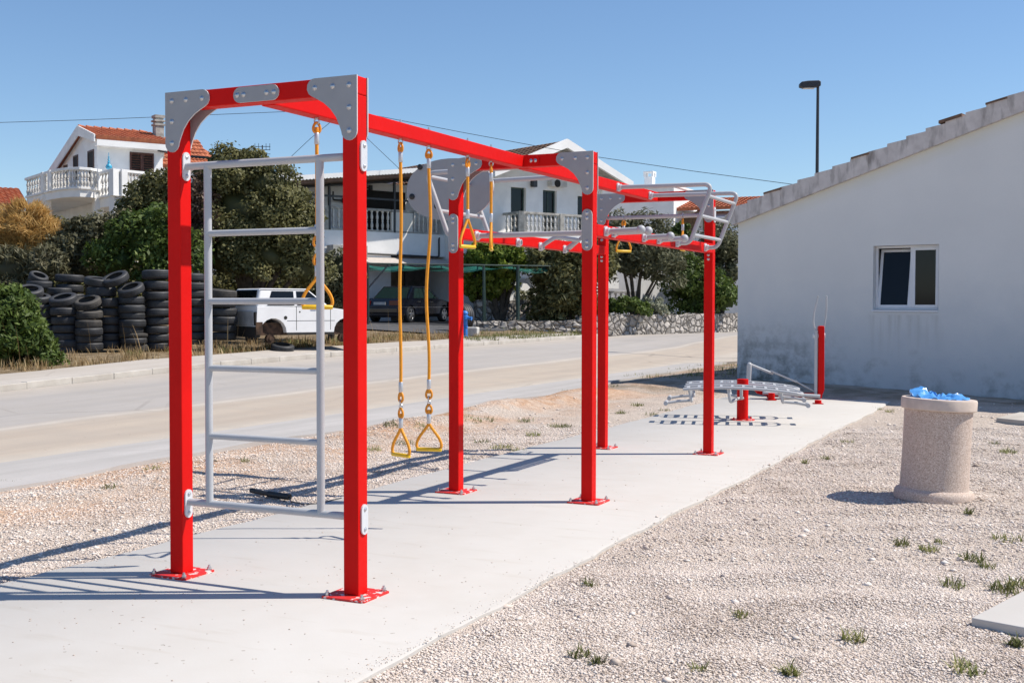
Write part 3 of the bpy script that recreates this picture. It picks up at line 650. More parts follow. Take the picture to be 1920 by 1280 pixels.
for x0, xm, x1 in ((-.085, -.125, -.07), (.03, .085, .075)):
    MB().tube(fillet([(x0, -.02, 1.15), (xm-.01 if x0 < 0 else x0+.03, -.02, 1.30), (xm, -.03, 1.50), (x1, -.08, 1.77)], .12, 6), .014, 10).build('handle', M['silver'], mc, smooth=50)
bs = MB(); bs.prism([(-1.17, .20), (-1.08, .09), (-.9, .05), (.02, .02), (.02, .10), (-.88, .135), (-1.03, .17), (-1.13, .25)], (0, -.05, 0), (1, 0, 0), (0, 0, 1), (0, 1, 0), .10); bs.build('base_beam', M['red'], mc, bevel=.01)
MB().tube([(-1.0, -.12, .115), (-.03, -.12, .06)], .03, 10).build('slide_rail', M['silver'], mc, smooth=40)
for x, y, h, r in ((-.88, -.30, .12, .055), (-.24, -1.0, .06, .055)):
    f = MB(); f.cyl((x, y, .01), (x, y, h), r, seg=20); f.box((x, y, .006), (.15, .15, .012)); f.build('foot', M['red'], mc, smooth=40)
MB().bb(-.92, -.84, -.30, -.02, .02, .06).build('cross_foot', M['red'], mc, bevel=.008)
sf = MB(); sf.tube([(-1.215, .05, .20), (-1.205, .05, .58)], .045, 12); sf.sphere((-1.205, .05, .58), .046, 12, 8); sf.tube([(-1.19, .05, .59), (-.80, .05, .43)], .022, 10); sf.build('seat_frame', M['silver'], mc, smooth=40)
MB().box((-.62, .05, .385), (.46, .26, .03), rotm('Y', .40)).build('seat', M['silver'], mc, bevel=.008)
MB().tube([(-.42, .05, .31), (-.10, -.02, .13)], .014, 8).build('push_rod', M['silver'], mc, smooth=40)

# ------------------------------------------------------------------ litter bin with blue liner
BX, BY = 3.60, 10.10
binr = thing('litter_bin', 'round pink-beige aggregate stone litter bin standing on the gravel', 'litter bin', (BX, BY, -.045)); binr.rotation_euler = (0, math.radians(2.6), 0)
MB().lathe([(1e-3, 0.), (.325, 0), (.33, .02), (.325, .06), (.312, .085), (.285, .10), (.280, .12), (.276, .45), (.278, .765), (.25, .77)], 64).build('body', M['bin'], binr, smooth=35)
MB().lathe([(.262, .72), (.262, .768), (.300, .768), (.307, .776), (.308, .85), (.302, .862), (.225, .866), (.212, .858), (.208, .72)], 64).build('rim', M['binrim'], binr, smooth=35)
MB().lathe([(.208, .10), (.208, .74)], 40).build('liner_well', M['dark'], binr, smooth=40)
nb_ = 72; nr_ = 16; vs = []; 
for i in range(nr_+1):
    for k in range(nb_):
        a = 2*math.pi*k/nb_; t = i/nr_
        wv = .5+.5*math.sin(5*a+1.1)*math.sin(3*a+2); jag = .010*math.sin(11*a+i*.7)+.007*math.sin(19*a+1.1*i)+.005*math.sin(31*a-2*i)
        if t < .5: r = .20+.04*(t/.5); z = .78+.095*(t/.5)
        else: r = .24-.19*((t-.5)/.5); z = .875+.035*math.sin((t-.5)*math.pi*2.0)*wv+.04*wv*math.exp(-((a-2.2)/.55)**2)*math.sin((t-.5)*6.28)
        z += jag*(1 if t > .3 else .3)+.045*max(0, math.cos(a-2.7))**4*(1 if .35 < t < .85 else 0); vs.append((r*math.cos(a)*1.02, r*math.sin(a), z))
bag = MB(); bag.add(vs, [(i*nb_+k, i*nb_+(k+1) % nb_, (i+1)*nb_+(k+1) % nb_, (i+1)*nb_+k) for i in range(nr_) for k in range(nb_)]); bag.add([vs[nr_*nb_+k] for k in range(nb_)], [tuple(range(nb_))])
bo = bag.build('bin_liner', M['bag'], smooth=55); bo.location = (BX, BY, -.052); bo.rotation_euler = (0, math.radians(2.6), 0); tag(bo, 'crumpled bright blue plastic liner poking out of the stone bin', 'bin bag')
# loose slabs and the black pipe on the gravel
def flat_slab(name, label, pix, z, th, mat):
    pts = [atz(x, y, z)[:2] for x, y in pix]; c = np.mean(pts, 0); mb = MB(); mb.prism([tuple(p-c) for p in pts], (0, 0, 0), (1, 0, 0), (0, 1, 0), (0, 0, 1), th); o = mb.build(name, mat, bevel=.006); o.location = (c[0], c[1], z-th); return tag(o, label, 'paving slab')
flat_slab('paving_slab', 'pale concrete paving slab lying at the edge of the gravel beside a grass tuft', [(1821, 1157), (1960, 1085), (2080, 1130), (1935, 1178)], .012, .05, M['slab'])
flat_slab('paving_slab', 'small grey concrete slab half in the wall shadow behind the stone bin', [(1868, 783), (1912, 772), (1990, 778), (1960, 792)], .03, .09, M['kerb'])
a = atz(470, 923, -.0); b = atz(508, 929, 0); c = atz(543, 934, 0)
pp = thing('black_pipe', 'short black foam-covered pipe dropped on the gravel beside the slab', 'pipe', (b[0], b[1], .0))
q0 = a-b; q1 = c-b
MB().tube([(q0[0], q0[1], .012), (q0[0]*.97, q0[1]*.97, .02), (q0[0]*.1, q0[1]*.1, .012)], [.014, .022, .02], 10).build('sleeve', M['black'], pp, smooth=40); MB().tube([(-.02, 0, .015), (q1[0], q1[1], .012)], .027, 10).build('sleeve', M['black'], pp, smooth=40)
cd = [(q1[0], q1[1], .01)]+[tuple(atz(x, y, 0)[:2]-b[:2])+(.003,) for x, y in ((545, 940), (570, 946), (598, 944), (622, 938), (640, 934))]; MB().tube(cd, .005, 6).build('cord', M['black'], pp)

# ------------------------------------------------------------------ white end building on the right
BF = Frame(1383, 24.4, 127.4)
bld = thing('store_building', 'long white rendered building with stained gable wall and one window', 'building', BF.w(0, 0, 0), BF.rz)
SL = .316; zb = lambda a: 3.28+SL*a; AR = 9.2
w0 = BF.hb(1637, 520)[0]; w1 = BF.hb(1760, 520)[0]; wz1 = BF.hb(1700, 459.5)[1]; wz0 = BF.hb(1700, 585.5)[1]; TH = .24
wm = MB(); top = lambda a: (zb(a) if a < AR else zb(2*AR-a))+.12
def reg(pts): wm.prism(pts, (0, 0, 0), (1, 0, 0), (0, 0, 1), (0, 1, 0), TH)
reg([(0, -.5), (w0, -.5), (w0, top(w0)), (0, top(0))]); reg([(w0, -.5), (w1, -.5), (w1, wz0), (w0, wz0)]); reg([(w0, wz1), (w1, wz1), (w1, top(w1)), (w0, top(w0))]); reg([(w1, -.5), (2*AR, -.5), (2*AR, top(0)), (AR, top(AR)), (w1, top(w1))])
wm.bb(0, TH, TH, 9, -.5, top(0)); wm.bb(2*AR-TH, 2*AR, TH, 9, -.5, top(0)); wm.prism([(0, -.5), (2*AR, -.5), (2*AR, top(0)), (AR, top(AR)), (0, top(0))], (0, 9, 0), (1, 0, 0), (0, 0, 1), (0, 1, 0), TH)
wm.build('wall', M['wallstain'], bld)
rf = MB(); th = .14
for s in (0, 1):
    fx = (lambda a: a) if s == 0 else (lambda a: 2*AR-a)
    rf.prism([(fx(-.12), zb(-.12)+.14), (fx(AR), zb(AR)+.14), (fx(AR), zb(AR)+.27), (fx(-.12), zb(-.12)+.27)], (0, .06, 0), (1, 0, 0), (0, 0, 1), (0, 1, 0), 9.1)
roof = rf.build('roof', M['tile_old'], bld)
vg = MB(); a = -.11; k = 0; st = .358
while a < AR:
    e = min(a+st, AR); jt = random.uniform(-.006, .008)
    vg.prism([(a, zb(a)), (e-.0, zb(e)), (e, zb(e)+.325), (a, zb(a)+.375+jt)], (0, -.10+random.uniform(-.004, .004), 0), (1, 0, 0), (0, 0, 1), (0, 1, 0), .155); a = e; k += 1
a = AR
while a < 2*AR:
    e = a+st; vg.prism([(a, zb(2*AR-a)), (e, zb(2*AR-e)), (e, zb(2*AR-e)+.375), (a, zb(2*AR-a)+.325)], (0, -.10, 0), (1, 0, 0), (0, 0, 1), (0, 1, 0), .155); a = e
vg.build('verge', M['verge'], bld)
vt = MB()
for px0, px1, dz in ((1763, 1806, .035), (1437, 1470, .012), (1600, 1633, .01), (1850, 1890, .012)):
    a0 = BF.hb(px0, 300)[0]; a1 = BF.hb(px1, 300)[0]; vt.prism([(a0, zb(a0)+.365), (a1, zb(a1)+.33), (a1, zb(a1)+.35+dz), (a0, zb(a0)+.385+dz)], (0, -.13, 0), (1, 0, 0), (0, 0, 1), (0, 1, 0), .25)
vt.build('roof_tile', M['tile_old'], roof)
win = MB(); d0, d1 = .13, .19; fw = .045
ww = w1-w0; wh = wz1-wz0; zs = wz0+.05; xm = BF.hb(1704.5, 520)[0]
win.bb(w0+.002, w0+fw, d0, d1, zs, wz1-.002); win.bb(w1-fw, w1-.002, d0, d1, zs, wz1-.002); win.bb(w0+fw, w1-fw, d0, d1, wz1-fw, wz1-.002); win.bb(w0+fw, w1-fw, d0, d1, zs, zs+fw); win.bb(xm-.022, xm+.022, d0, d1, zs+fw, wz1-fw)
M['pvc'] = paint('white_pvc', (.74, .75, .77), .35, var=.02)
window = win.build('window', M['pvc'], bld, bevel=.004)
def sash(x0, x1, z0, z1, tilt, nm):
    m = MB(); f = .055; t = .05
    m.bb(x0, x0+f, 0, t, 0, z1-z0); m.bb(x1-f, x1, 0, t, 0, z1-z0); m.bb(x0+f, x1-f, 0, t, 0, f); m.bb(x0+f, x1-f, 0, t, z1-z0-f, z1-z0); R = Matrix.Rotation(-tilt, 4, 'X')
    o = m.build(nm, M['pvc'], window, bevel=.004); p = MB().bb(x0+f, x1-f, .018, .030, f, z1-z0-f).build('pane', M['glass'], window)
    for q_ in (o, p): q_.location = (0, d0-.012, z0); q_.rotation_euler = (-tilt, 0, 0)
sash(w0+fw-.005, xm-.018, zs+fw-.008, wz1-fw+.004, math.radians(9.5), 'sash'); sash(xm+.018, w1-fw+.005, zs+fw-.008, wz1-fw+.004, 0, 'sash')
MB().bb(w0-.02, w1+.0, -.025, d0, wz0+.004, zs-.004).build('sill', M['pvc'], window, bevel=.004); MB().bb(w0+.002, w1-.002, .02, .2, wz0-.0, wz0+.003).build('sill_joint', M['dark'], window)
# ------------------------------------------------------------------ street lamp behind it
LB = atY(1529.5, 600, 36); gz_ = ground_z(LB)
lamp = thing('street_lamp', 'slim dark grey street lamp rising behind the white building roof', 'street lamp', (LB[0], LB[1], gz_))
ht = atY(1529, 163, 36)[2]-gz_
MB().tube([(0, 0, 0), (0, 0, 1.0), (0, 0, ht)], [.075, .065, .042], 14).build('pole', M['darksteel'], lamp, smooth=40)
hd = MB(); hd.prism([(-.56, .0), (-.56, .10), (-.50, .16), (-.30, .19), (.02, .20), (.07, .17), (.07, .03), (-.05, .0), (-.45, -.03)], (0, -.11, ht-.02), (1, 0, 0), (0, 0, 1), (0, 1, 0), .22); hh = hd.build('lamp_head', M['darksteel'], lamp, bevel=.03, seg=3)
MB().bb(-.45, -.12, -.075, .075, ht-.062, ht-.04).build('lens', M['offwhite'], hh)
# ------------------------------------------------------------------ overhead cables
def cable(label, pts, r=.011):
    P3 = [atY(x, y, Y) for x, y, Y in pts]; o = P3[0]; mb = MB().tube([p-o for p in P3], r, 6); c_ = mb.build('power_cable', M['wire'], smooth=60); c_.location = o; return tag(c_, label, 'power cable', 'overhead cables')
cable('long thin overhead cable crossing the whole sky behind the red rig', [(-120, 234, 50), (0, 230, 50), (160, 225, 50), (310, 219, 50), (430, 214, 50), (540, 209.5, 50), (648, 206, 50), (740, 224, 49), (870, 249, 48), (1000, 273, 47), (1120, 294.5, 46), (1300, 321, 44), (1480, 345, 42), (1600, 359, 41)])
cable('short cable dropping from the junction down to the left', [(648, 206, 50), (582, 260, 51), (550, 290, 51.5), (520, 318, 52)], .010)
cable('short cable dropping from the junction to the hipped house roof', [(648, 206, 50), (690, 261, 50.5), (747, 315, 51), (757, 325, 52)], .010)

# ------------------------------------------------------------------ tyres
def tyre_mesh(R=.29, Wd=.19, rim=.18):
    h = Wd/2; pr = [(rim+.012, -h*.62), (rim, -h*.75), (rim+.004, -h*.86), (rim+.02, -h*.95), (rim+.055, -h), (R-.035, -h*.93), (R-.012, -h*.8), (R-.002, -h*.62)]
    for g in (-.42, 0., .42):
        pr += [(R+.002-.004*abs(g), h*(g-.07)), (R-.012, h*(g-.05)), (R-.012, h*(g+.05)), (R+.002-.004*abs(g), h*(g+.07))]
    pr += [(R-.002, h*.62), (R-.012, h*.8), (R-.035, h*.93), (rim+.055, h), (rim+.02, h*.95), (rim+.004, h*.86), (rim, h*.75), (rim+.012, h*.62), (rim+.05, h*.4), (R-.05, 0), (rim+.05, -h*.4)]
    return pr
TY = []
for m in ('rubber', 'rubber2'):
    o = MB().lathe(tyre_mesh(), 36, closed=True).build('tyre', M[m], smooth=35); TY.append(o)
used = [False, False]
ORD = ['topmost', 'second from the top', 'third from the top', 'fourth from the top', 'fifth from the top', 'sixth from the top', 'seventh from the top', 'eighth from the top', 'ninth from the top', 'tenth from the top']
def tyre(px, py, Y, label, tilt=0, az=0, sc=1., sw=1., mk=0):
    src = TY[mk]; o = src if not used[mk] else src.copy()
    if used[mk]: COL.objects.link(o)
    used[mk] = True
    o.location = atY(px, py, Y); o.rotation_euler = Euler((math.radians(tilt), 0, math.radians(az))); o.scale = (sc, sc, sw); o['label'] = label; o['category'] = 'tyre'; o['group'] = 'old tyres stacked along the road'
def stack(desc, items, Y):
    for i, it in enumerate(items):
        px, py = it[0], it[1]; kw = it[2] if len(it) > 2 else {}
        kind = 'brown dusty tyre' if kw.get('mk') else ('tilted black tyre' if kw.get('tilt', 0) > 12 else 'black tyre')
        kw = dict(kw); kw.setdefault('az', random.uniform(0, 360)); kw['sc'] = kw.get('sc', random.uniform(.97, 1.05))*1.04; kw.setdefault('tilt', random.uniform(0, 3))
        tyre(px+random.uniform(-.8, .8), py, Y+random.uniform(-.05, .05), f'{kind} {ORD[i]} in the {desc}', **kw)
T = dict
stack('leaning stack by the green bush', [(55, 547, T(tilt=22, az=20)), (70, 560, T(tilt=14, az=30)), (76, 576, T(tilt=9, az=40, mk=1)), (81, 590, T(tilt=6)), (86, 604), (91, 618), (95, 632), (98, 646)], 27.6)
stack('low stack right of the leaning one', [(118, 562, T(tilt=20, az=-15)), (120, 584), (122, 601), (123, 617), (122, 632), (126, 645), (126, 658)], 27.4)
stack('short stack with open top', [(164, 567, T(tilt=24, az=-12, mk=1)), (167, 590, T(tilt=5, mk=1)), (167, 607, T(mk=1)), (166, 621), (166, 635), (168, 649)], 27.4)
stack('back row behind the low stack', [(72, 521, T(tilt=30, az=60, sc=.75)), (76, 534, T(sc=1.02)), (112, 547), (112, 562)], 28.4)
stack('back stack behind the short one', [(131, 522, T(sc=1.12)), (131, 541, T(sc=1.05)), (134, 558), (138, 574), (140, 590), (142, 606)], 28.7)
stack('tall stack right of the short one', [(184, 528, T(tilt=10, az=60)), (191, 547, T(sc=1.12, sw=1.25)), (203, 567, T(sw=1.15)), (205, 585), (206, 601), (207, 616), (206, 631), (207, 646)], 27.9)
stack('stack topped by two cocked tyres', [(217, 523, T(tilt=28, az=-30, sc=1.05)), (246, 543, T(tilt=26, az=-25)), (247, 563), (246, 579), (248, 592, T(sw=.85)), (249, 606), (246, 619, T(sc=.92)), (250, 629, T(mk=1, sw=.55, sc=1.08)), (250, 639, T(sw=.8)), (251, 652, T(mk=1))], 27.8)
stack('straight stack beside the left post', [(294, 515, T(sc=1.12, sw=1.15)), (294, 536, T(sc=1.08, sw=1.1, tilt=4)), (295, 554), (295, 570), (295, 586), (295, 602), (294, 618), (295, 634), (294, 649)], 28.2)
stack('stack seen between the front posts', [(360, 520), (363, 537), (362, 552), (364, 567), (366, 583), (365, 599), (365, 614), (364, 629)], 28.6)
stack('stack beside the white wreck', [(417, 551, T(mk=1, sc=1.15, sw=1.15, tilt=5)), (419, 569), (420, 585), (420, 600), (419, 615), (420, 630)], 28.4)
# ------------------------------------------------------------------ cars
def car(name, label, loc, rz, p, mats):
    r = thing(name, label, 'car', loc, rz)
    L, Wd, zs, zbelt, zr = p['L'], p['W'], p['sill'], p['belt'], p['roof']; hw = Wd/2
    low = []
    pr = p['wr']+.045
    def arch(x): return [(x+pr*math.cos(math.radians(a)), p['wz']+pr*math.sin(math.radians(a))) for a in range(180, -1, -20) if p['wz']+pr*math.sin(math.radians(a)) >= zs-.001 or a in (180, 0)]
    a1, a2 = arch(p['w1']), arch(p['w2'])
    fixa = lambda A: [(x, max(z, zs)) for x, z in A]
    poly = [(p['rb'], zs+.03)]+fixa(a1)+fixa(a2)+[(L-.06, zs+.05), (L, zs+.2), (L-.02, p['nose'])]+p['hood']+[(p['g0'], zbelt)]+p['deck']
    mb = MB(); mb.prism(poly, (0, -hw, 0), (1, 0, 0), (0, 0, 1), (0, 1, 0), Wd); body = mb.build('body', mats['body'], r, bevel=.045, seg=3)
    # greenhouse frustum
    g0, g1, t0, t1, ins = p['g0'], p['g1'], p['t0'], p['t1'], p['ins']
    B = [(g0, -hw+.03, zbelt-.01), (g1, -hw+.03, zbelt-.01), (g1, hw-.03, zbelt-.01), (g0, hw-.03, zbelt-.01)]; Tt = [(t0, -hw+ins, zr), (t1, -hw+ins, zr), (t1, hw-ins, zr), (t0, hw-ins, zr)]
    gh = MB(); gh.add(B+Tt, [(3, 2, 1, 0), (4, 5, 6, 7), (0, 1, 5, 4), (1, 2, 6, 5), (2, 3, 7, 6), (3, 0, 4, 7)]); gh.build('cabin', mats['body'], r, bevel=.05, seg=3)
    def side(x, z, s, off=.004):
        t = (z-zbelt)/(zr-zbelt); return (x, s*(hw-.03-(ins-.03)*t+off), z)
    for s in (-1, 1):
        for wp in p['side_win']:
            n_ = len(wp); o0 = [np.array(side(x, z, s, .003)) for x, z in wp]; o1 = [np.array(side(x, z, s, .009)) for x, z in wp]
            m = MB(); m.add(o0+o1, [tuple(range(n_)), tuple(range(n_, 2*n_))]+[(i, (i+1) % n_, n_+(i+1) % n_, n_+i) for i in range(n_)]); m.build('side_window', mats['glass'], r)
    def face(x0, x1, y0, y1, t_a, t_b, off, nm):       # glass on the sloping rear or front
        m = MB(); vs = []
        for o_ in (0.004, .012):
            for t in (t_a, t_b):
                x = x0+(x1-x0)*t+off*o_; z = zbelt+(zr-zbelt)*t; yy = (hw-.03-(ins-.03)*t)-y0
                vs += [(x, -yy, z), (x, yy, z)]
        m.add(vs, [(0, 1, 3, 2), (4, 6, 7, 5), (0, 4, 5, 1), (2, 3, 7, 6), (0, 2, 6, 4), (1, 5, 7, 3)]); m.build(nm, mats['glass'], r)
    face(g0, t0, .10, 0, .10, .90, -1, 'rear_window'); face(g1, t1, .10, 0, .08, .90, 1, 'windscreen')
    ub = MB(); ub.bb(p['rb']+.1, L-.15, -hw+.16, hw-.16, zs-.02, zs+.28); ub.build('underbody', mats['under'], r)
    return r, body
mats = dict(body=paint('white_car_paint', (.80, .80, .80), .35, var=.03, scale=2), glass=M['glass'], under=paint('rusty_underbody', (.09, .05, .03), .9, var=.4, scale=7))
CR = atY(481, 645, 28.0); zc = float(H(*uv(CR)))-.03
def cw(u_, v_, z): return E(v_, u_, z)
uc_, vc_ = uv(CR)
car1, b1 = car('wrecked_car', 'white wrecked hatchback without wheels or rear bumper, parked by the tyres', (CR[0]-.75*math.cos(math.radians(52)), CR[1]+.75*math.sin(math.radians(52)), zc+.15), math.radians(38),
    dict(L=3.0, W=1.50, sill=.26, belt=.93, roof=1.36, rb=.02, w1=.44, w2=2.42, wr=.30, wz=.30, nose=.62, hood=[(2.95, .78), (2.0, .90)], deck=[(.02, .93), (.0, .5)], g0=.03, g1=2.0, t0=.14, t1=1.40, ins=.11,
         side_win=[[(.30, .955), (1.01, .955), (1.01, 1.295), (.44, 1.295)], [(1.09, .955), (1.86, .955), (1.43, 1.295), (1.09, 1.295)]]), mats)
m = MB()
for x in (1.05, 1.98): m.bb(x-.006, x+.006, -.7525, -.749, .36, .93)
m.bb(.80, 2.1, -.7525, -.749, .58, .59); m.build('door_seam', M['dark'], b1)
m = MB(); m.cyl((.76, -.745, .66), (.76, -.754, .66), .045, seg=14); m.cyl((1.14, -.745, .80), (1.14, -.754, .80), .02, seg=10); m.cyl((2.16, -.745, .50), (2.16, -.754, .50), .025, seg=10); m.build('filler_hole', M['dark'], b1)
m = MB()
for s in (-1, 1): m.bb(-.025, .03, s*.70-.045, s*.70+.045, .48, .80)
m.build('tail_light_hole', M['dark'], car1)
m = MB(); m.bb(-.012, .03, -.58, .58, .47, .82); m.build('tailgate', paint('grey_tailgate', (.42, .43, .44), .6, var=.15, scale=4), car1, bevel=.01)  # tailgate in mid grey, darker than the white body
m = MB(); m.bb(-.02, .12, -.70, .70, .20, .45); m.build('bumper_bar', M['dark'], car1)
MB().bb(-.012, .16, -.7535, -.735, .26, .56).build('rusty_corner', mats['under'], car1); MB().bb(.80, 2.08, -.7535, -.74, .245, .30).build('sill_trim', M['dark'], car1)
MB().bb(.16, 1.40, -.655, -.640, 1.325, 1.337).build('gutter', M['dark'], car1)
MB().bb(1.50, 1.66, -.82, -.70, .95, 1.03).build('wing_mirror', M['black'], car1, bevel=.02)
for x in (.44, 2.42):
    m = MB(); m.cyl((x, -.50, .16), (x, -.60, .16), .11, seg=18); m.cyl((x, -.60, .16), (x, -.63, .16), .05, seg=12); m.build('wheel_hub', mats['under'], car1, smooth=40)
MB().lathe(tyre_mesh(.28, .17, .17), 30, np.array(Matrix.Translation((.74, -.62, -.06)) @ Matrix.Rotation(.2, 4, 'X')), True).build('flat_tyre', M['rubber'], car1, smooth=35)
blk = paint('black_car_paint', (.012, .015, .026), .12, var=.05, spec=.8)
mats2 = dict(body=blk, glass=paint('tinted_glass', (.03, .06, .055), .05, var=.05, spec=.9), under=M['dark'])
MR = atY(748, 607, 45.3); zm = float(H(*uv(MR)))+.02; um, vm = uv(MR)
car2, b2 = car('parked_saloon', 'black saloon car with silver five-spoke wheels parked in the shade', E(vm-.86, um, zm), math.pi/2-YAW,
    dict(L=4.50, W=1.72, sill=.22, belt=.90, roof=1.42, rb=.03, w1=.92, w2=3.60, wr=.315, wz=.315, nose=.62, hood=[(4.42, .74), (3.35, .92)], deck=[(.75, .95), (.10, .93), (.0, .62)], g0=.72, g1=3.35, t0=1.35, t1=2.55, ins=.20,
         side_win=[[(1.18, .95), (2.02, .95), (2.02, 1.34), (1.48, 1.34)], [(2.10, .95), (3.0, .95), (2.52, 1.34), (2.10, 1.34)]]), mats2)
def road_wheel(parent, x, y, s):
    w_ = MB().lathe(tyre_mesh(.315, .20, .215), 32, np.array(Matrix.Translation((x, y, .315)) @ Matrix.Rotation(math.pi/2, 4, 'X')), True).build('wheel', M['rubber'], parent, smooth=35)
    rm = MB(); yo = y+s*.09
    rm.lathe([(.19, .0), (.215, .0), (.215, .02), (.19, .02)], 28, np.array(Matrix.Translation((x, yo, .315)) @ Matrix.Rotation(-s*math.pi/2, 4, 'X')), True)
    for k in range(5):
        a = k*2*math.pi/5+.3; c_, s_ = math.cos(a), math.sin(a); pp_ = [(.03, -.05), (.20, -.045), (.20, .045), (.03, .05)]
        rm.prism(pp_, (x, yo, .315), (c_, 0, s_), (-s_, 0, c_), (0, s, 0), .016)
    rm.cyl((x, yo, .315), (x, yo+s*.022, .315), .055, seg=14); rm.build('rim', M['chrome'], w_, smooth=40)
    MB().cyl((x, y+s*.03, .315), (x, y+s*.05, .315), .20, seg=24).build('brake_disc', M['dark'], w_)
for x in (.92, 3.60):
    for s in (-1, 1): road_wheel(car2, x, s*.76, s)
red_l = paint('red_lens', (.16, .012, .012), .15, var=.1)
for s in (-1, 1): MB().bb(-.015, .10, s*.63-.20, s*.63+.205, .66, .84).build('tail_light', red_l, car2, bevel=.01)
MB().bb(-.018, .02, -.26, .26, .68, .79).build('number_plate', paint('number_plate', (.50, .50, .50), .4), car2)
MB().bb(-.05, .2, -.84, .84, .36, .58).build('bumper', blk, car2, bevel=.04, seg=3)
m = MB()
for s in (-1, 1): m.bb(.05, 4.3, s*.861-.002, s*.861+.002, .585, .60)
m.build('chrome_strip', M['chrome'], b2)
for x in (1.45, 2.45): MB().bb(x, x+.18, -.885, -.858, .80, .825).build('door_handle', M['chrome'], b2, bevel=.006)
y_ = np.arange(29.0, 42.5, .75); sheet('yard', y_, lambda u: -26., lambda u: -15.9+.25*math.sin(u*1.7), M['asphalt'], .02, 8)
# ------------------------------------------------------------------ hydrant, tractor tyre, stone block
HP = atY(871.5, 628, 38); hz = float(H(*uv(HP)))+.0
hyd = thing('fire_hydrant', 'bright blue cast-iron hydrant standing by the kerb behind a red post', 'hydrant', (HP[0], HP[1], hz))
MB().lathe([(1e-3, 0), (.13, 0), (.13, .03), (.09, .05), (.085, .30), (.105, .31), (.105, .34), (.085, .36), (.085, .56), (.12, .58), (.12, .68), (.085, .70), (.085, .74), (.11, .75), (.11, .78), (.07, .83), (.03, .85), (1e-3, .855)], 20).build('barrel', M['hydrant'], hyd, smooth=40)
for s in (-1, 1):
    m = MB(); m.cyl((s*.08, -.03, .62), (s*.20, -.07, .60), .05, seg=14); m.cyl((s*.20, -.07, .60), (s*.225, -.08, .595), .062, seg=14); m.build('outlet', M['hydrant'], hyd, smooth=40)
TP = atY(866, 610, 41.5); tz = float(H(*uv(TP)))
trt = MB().lathe(tyre_mesh(.50, .42, .27), 40, closed=True).build('tractor_tyre', M['rubber'], smooth=35); trt.location = (TP[0], TP[1], tz+.50); trt.rotation_euler = (math.radians(88), 0, math.radians(-50)); tag(trt, 'large black tyre standing upright behind the blue hydrant', 'tyre')
SP = atY(886, 627, 39.5); sz = float(H(*uv(SP)))
sb = MB().bb(-.21, .21, -.14, .14, -.05, .27).build('stone_block', M['bal'], bevel=.05); sb.location = (SP[0], SP[1], sz); sb.rotation_euler = (0, 0, -.3); tag(sb, 'low whitish stone block beside the blue hydrant', 'stone block')

# ------------------------------------------------------------------ dry stone walls
def rubble_wall(name, label, pix, top_off, th=.45):
    pts = [atY(x, yb, Y) for x, yb, yt, Y in pix]; tops = [atY(x, yt, Y)[2] for x, yb, yt, Y in pix]; o = pts[0].copy(); o[2] = 0
    # resample
    P2, Z0, Z1 = [], [], []
    for i in range(len(pts)-1):
        n_ = max(2, int(np.linalg.norm(pts[i+1][:2]-pts[i][:2])/.22))
        for k in range(n_+(i == len(pts)-2)):
            t = k/n_; P2.append(pts[i][:2]*(1-t)+pts[i+1][:2]*t); Z0.append((pts[i][2]*(1-t)+pts[i+1][2]*t)-.25); Z1.append(tops[i]*(1-t)+tops[i+1]*t)
    P2 = np.array(P2); n_ = len(P2); nzs = 6; vs = []
    tg = np.gradient(P2, axis=0); tg /= np.linalg.norm(tg, axis=1)[:, None]; nn = np.stack([tg[:, 1], -tg[:, 0]], -1)
    if np.dot(nn[0], -P2[0]) < 0: nn = -nn
    for i in range(n_):
        zt = Z1[i]+random.uniform(-.04, .04)
        for k in range(nzs+1):
            j = random.uniform(-.035, .035); q_ = P2[i]+nn[i]*j; vs.append((q_[0]-o[0], q_[1]-o[1], Z0[i]+(zt-Z0[i])*k/nzs))
        for k in range(nzs+1):
            q_ = P2[i]-nn[i]*th; vs.append((q_[0]-o[0], q_[1]-o[1], zt-(zt-Z0[i])*k/nzs))
    m_ = 2*(nzs+1); mb = MB(); mb.add(vs, [(i*m_+k, (i+1)*m_+k, (i+1)*m_+(k+1) % m_, i*m_+(k+1) % m_) for i in range(n_-1) for k in range(m_)]); mb.add(vs[:m_], [tuple(range(m_))[::-1]]); mb.add(vs[-m_:], [tuple(range(m_))])
    ob = mb.build(name, M['rubble'], smooth=None); ob.location = o; return tag(ob, label, 'stone wall')
rubble_wall('stone_wall', 'low whitish stone wall under the green pergola beside the road', [(884, 618, 603, 44.5), (1000, 617, 602, 45.5), (1092, 618, 600, 46)], 0)
rubble_wall('stone_wall', 'grey rubble garden wall lining the road in front of the olive tree', [(1086, 624, 592, 46), (1140, 624, 591, 46.3), (1240, 622, 590, 48), (1330, 621, 588, 50.5), (1420, 619, 587, 54)], 0)
rubble_wall('stone_wall', 'dark raised stone retaining wall in shadow behind the pergola post', [(893, 606, 564, 47.2), (960, 606, 563, 47.6), (1042, 606, 562, 48)], 0)
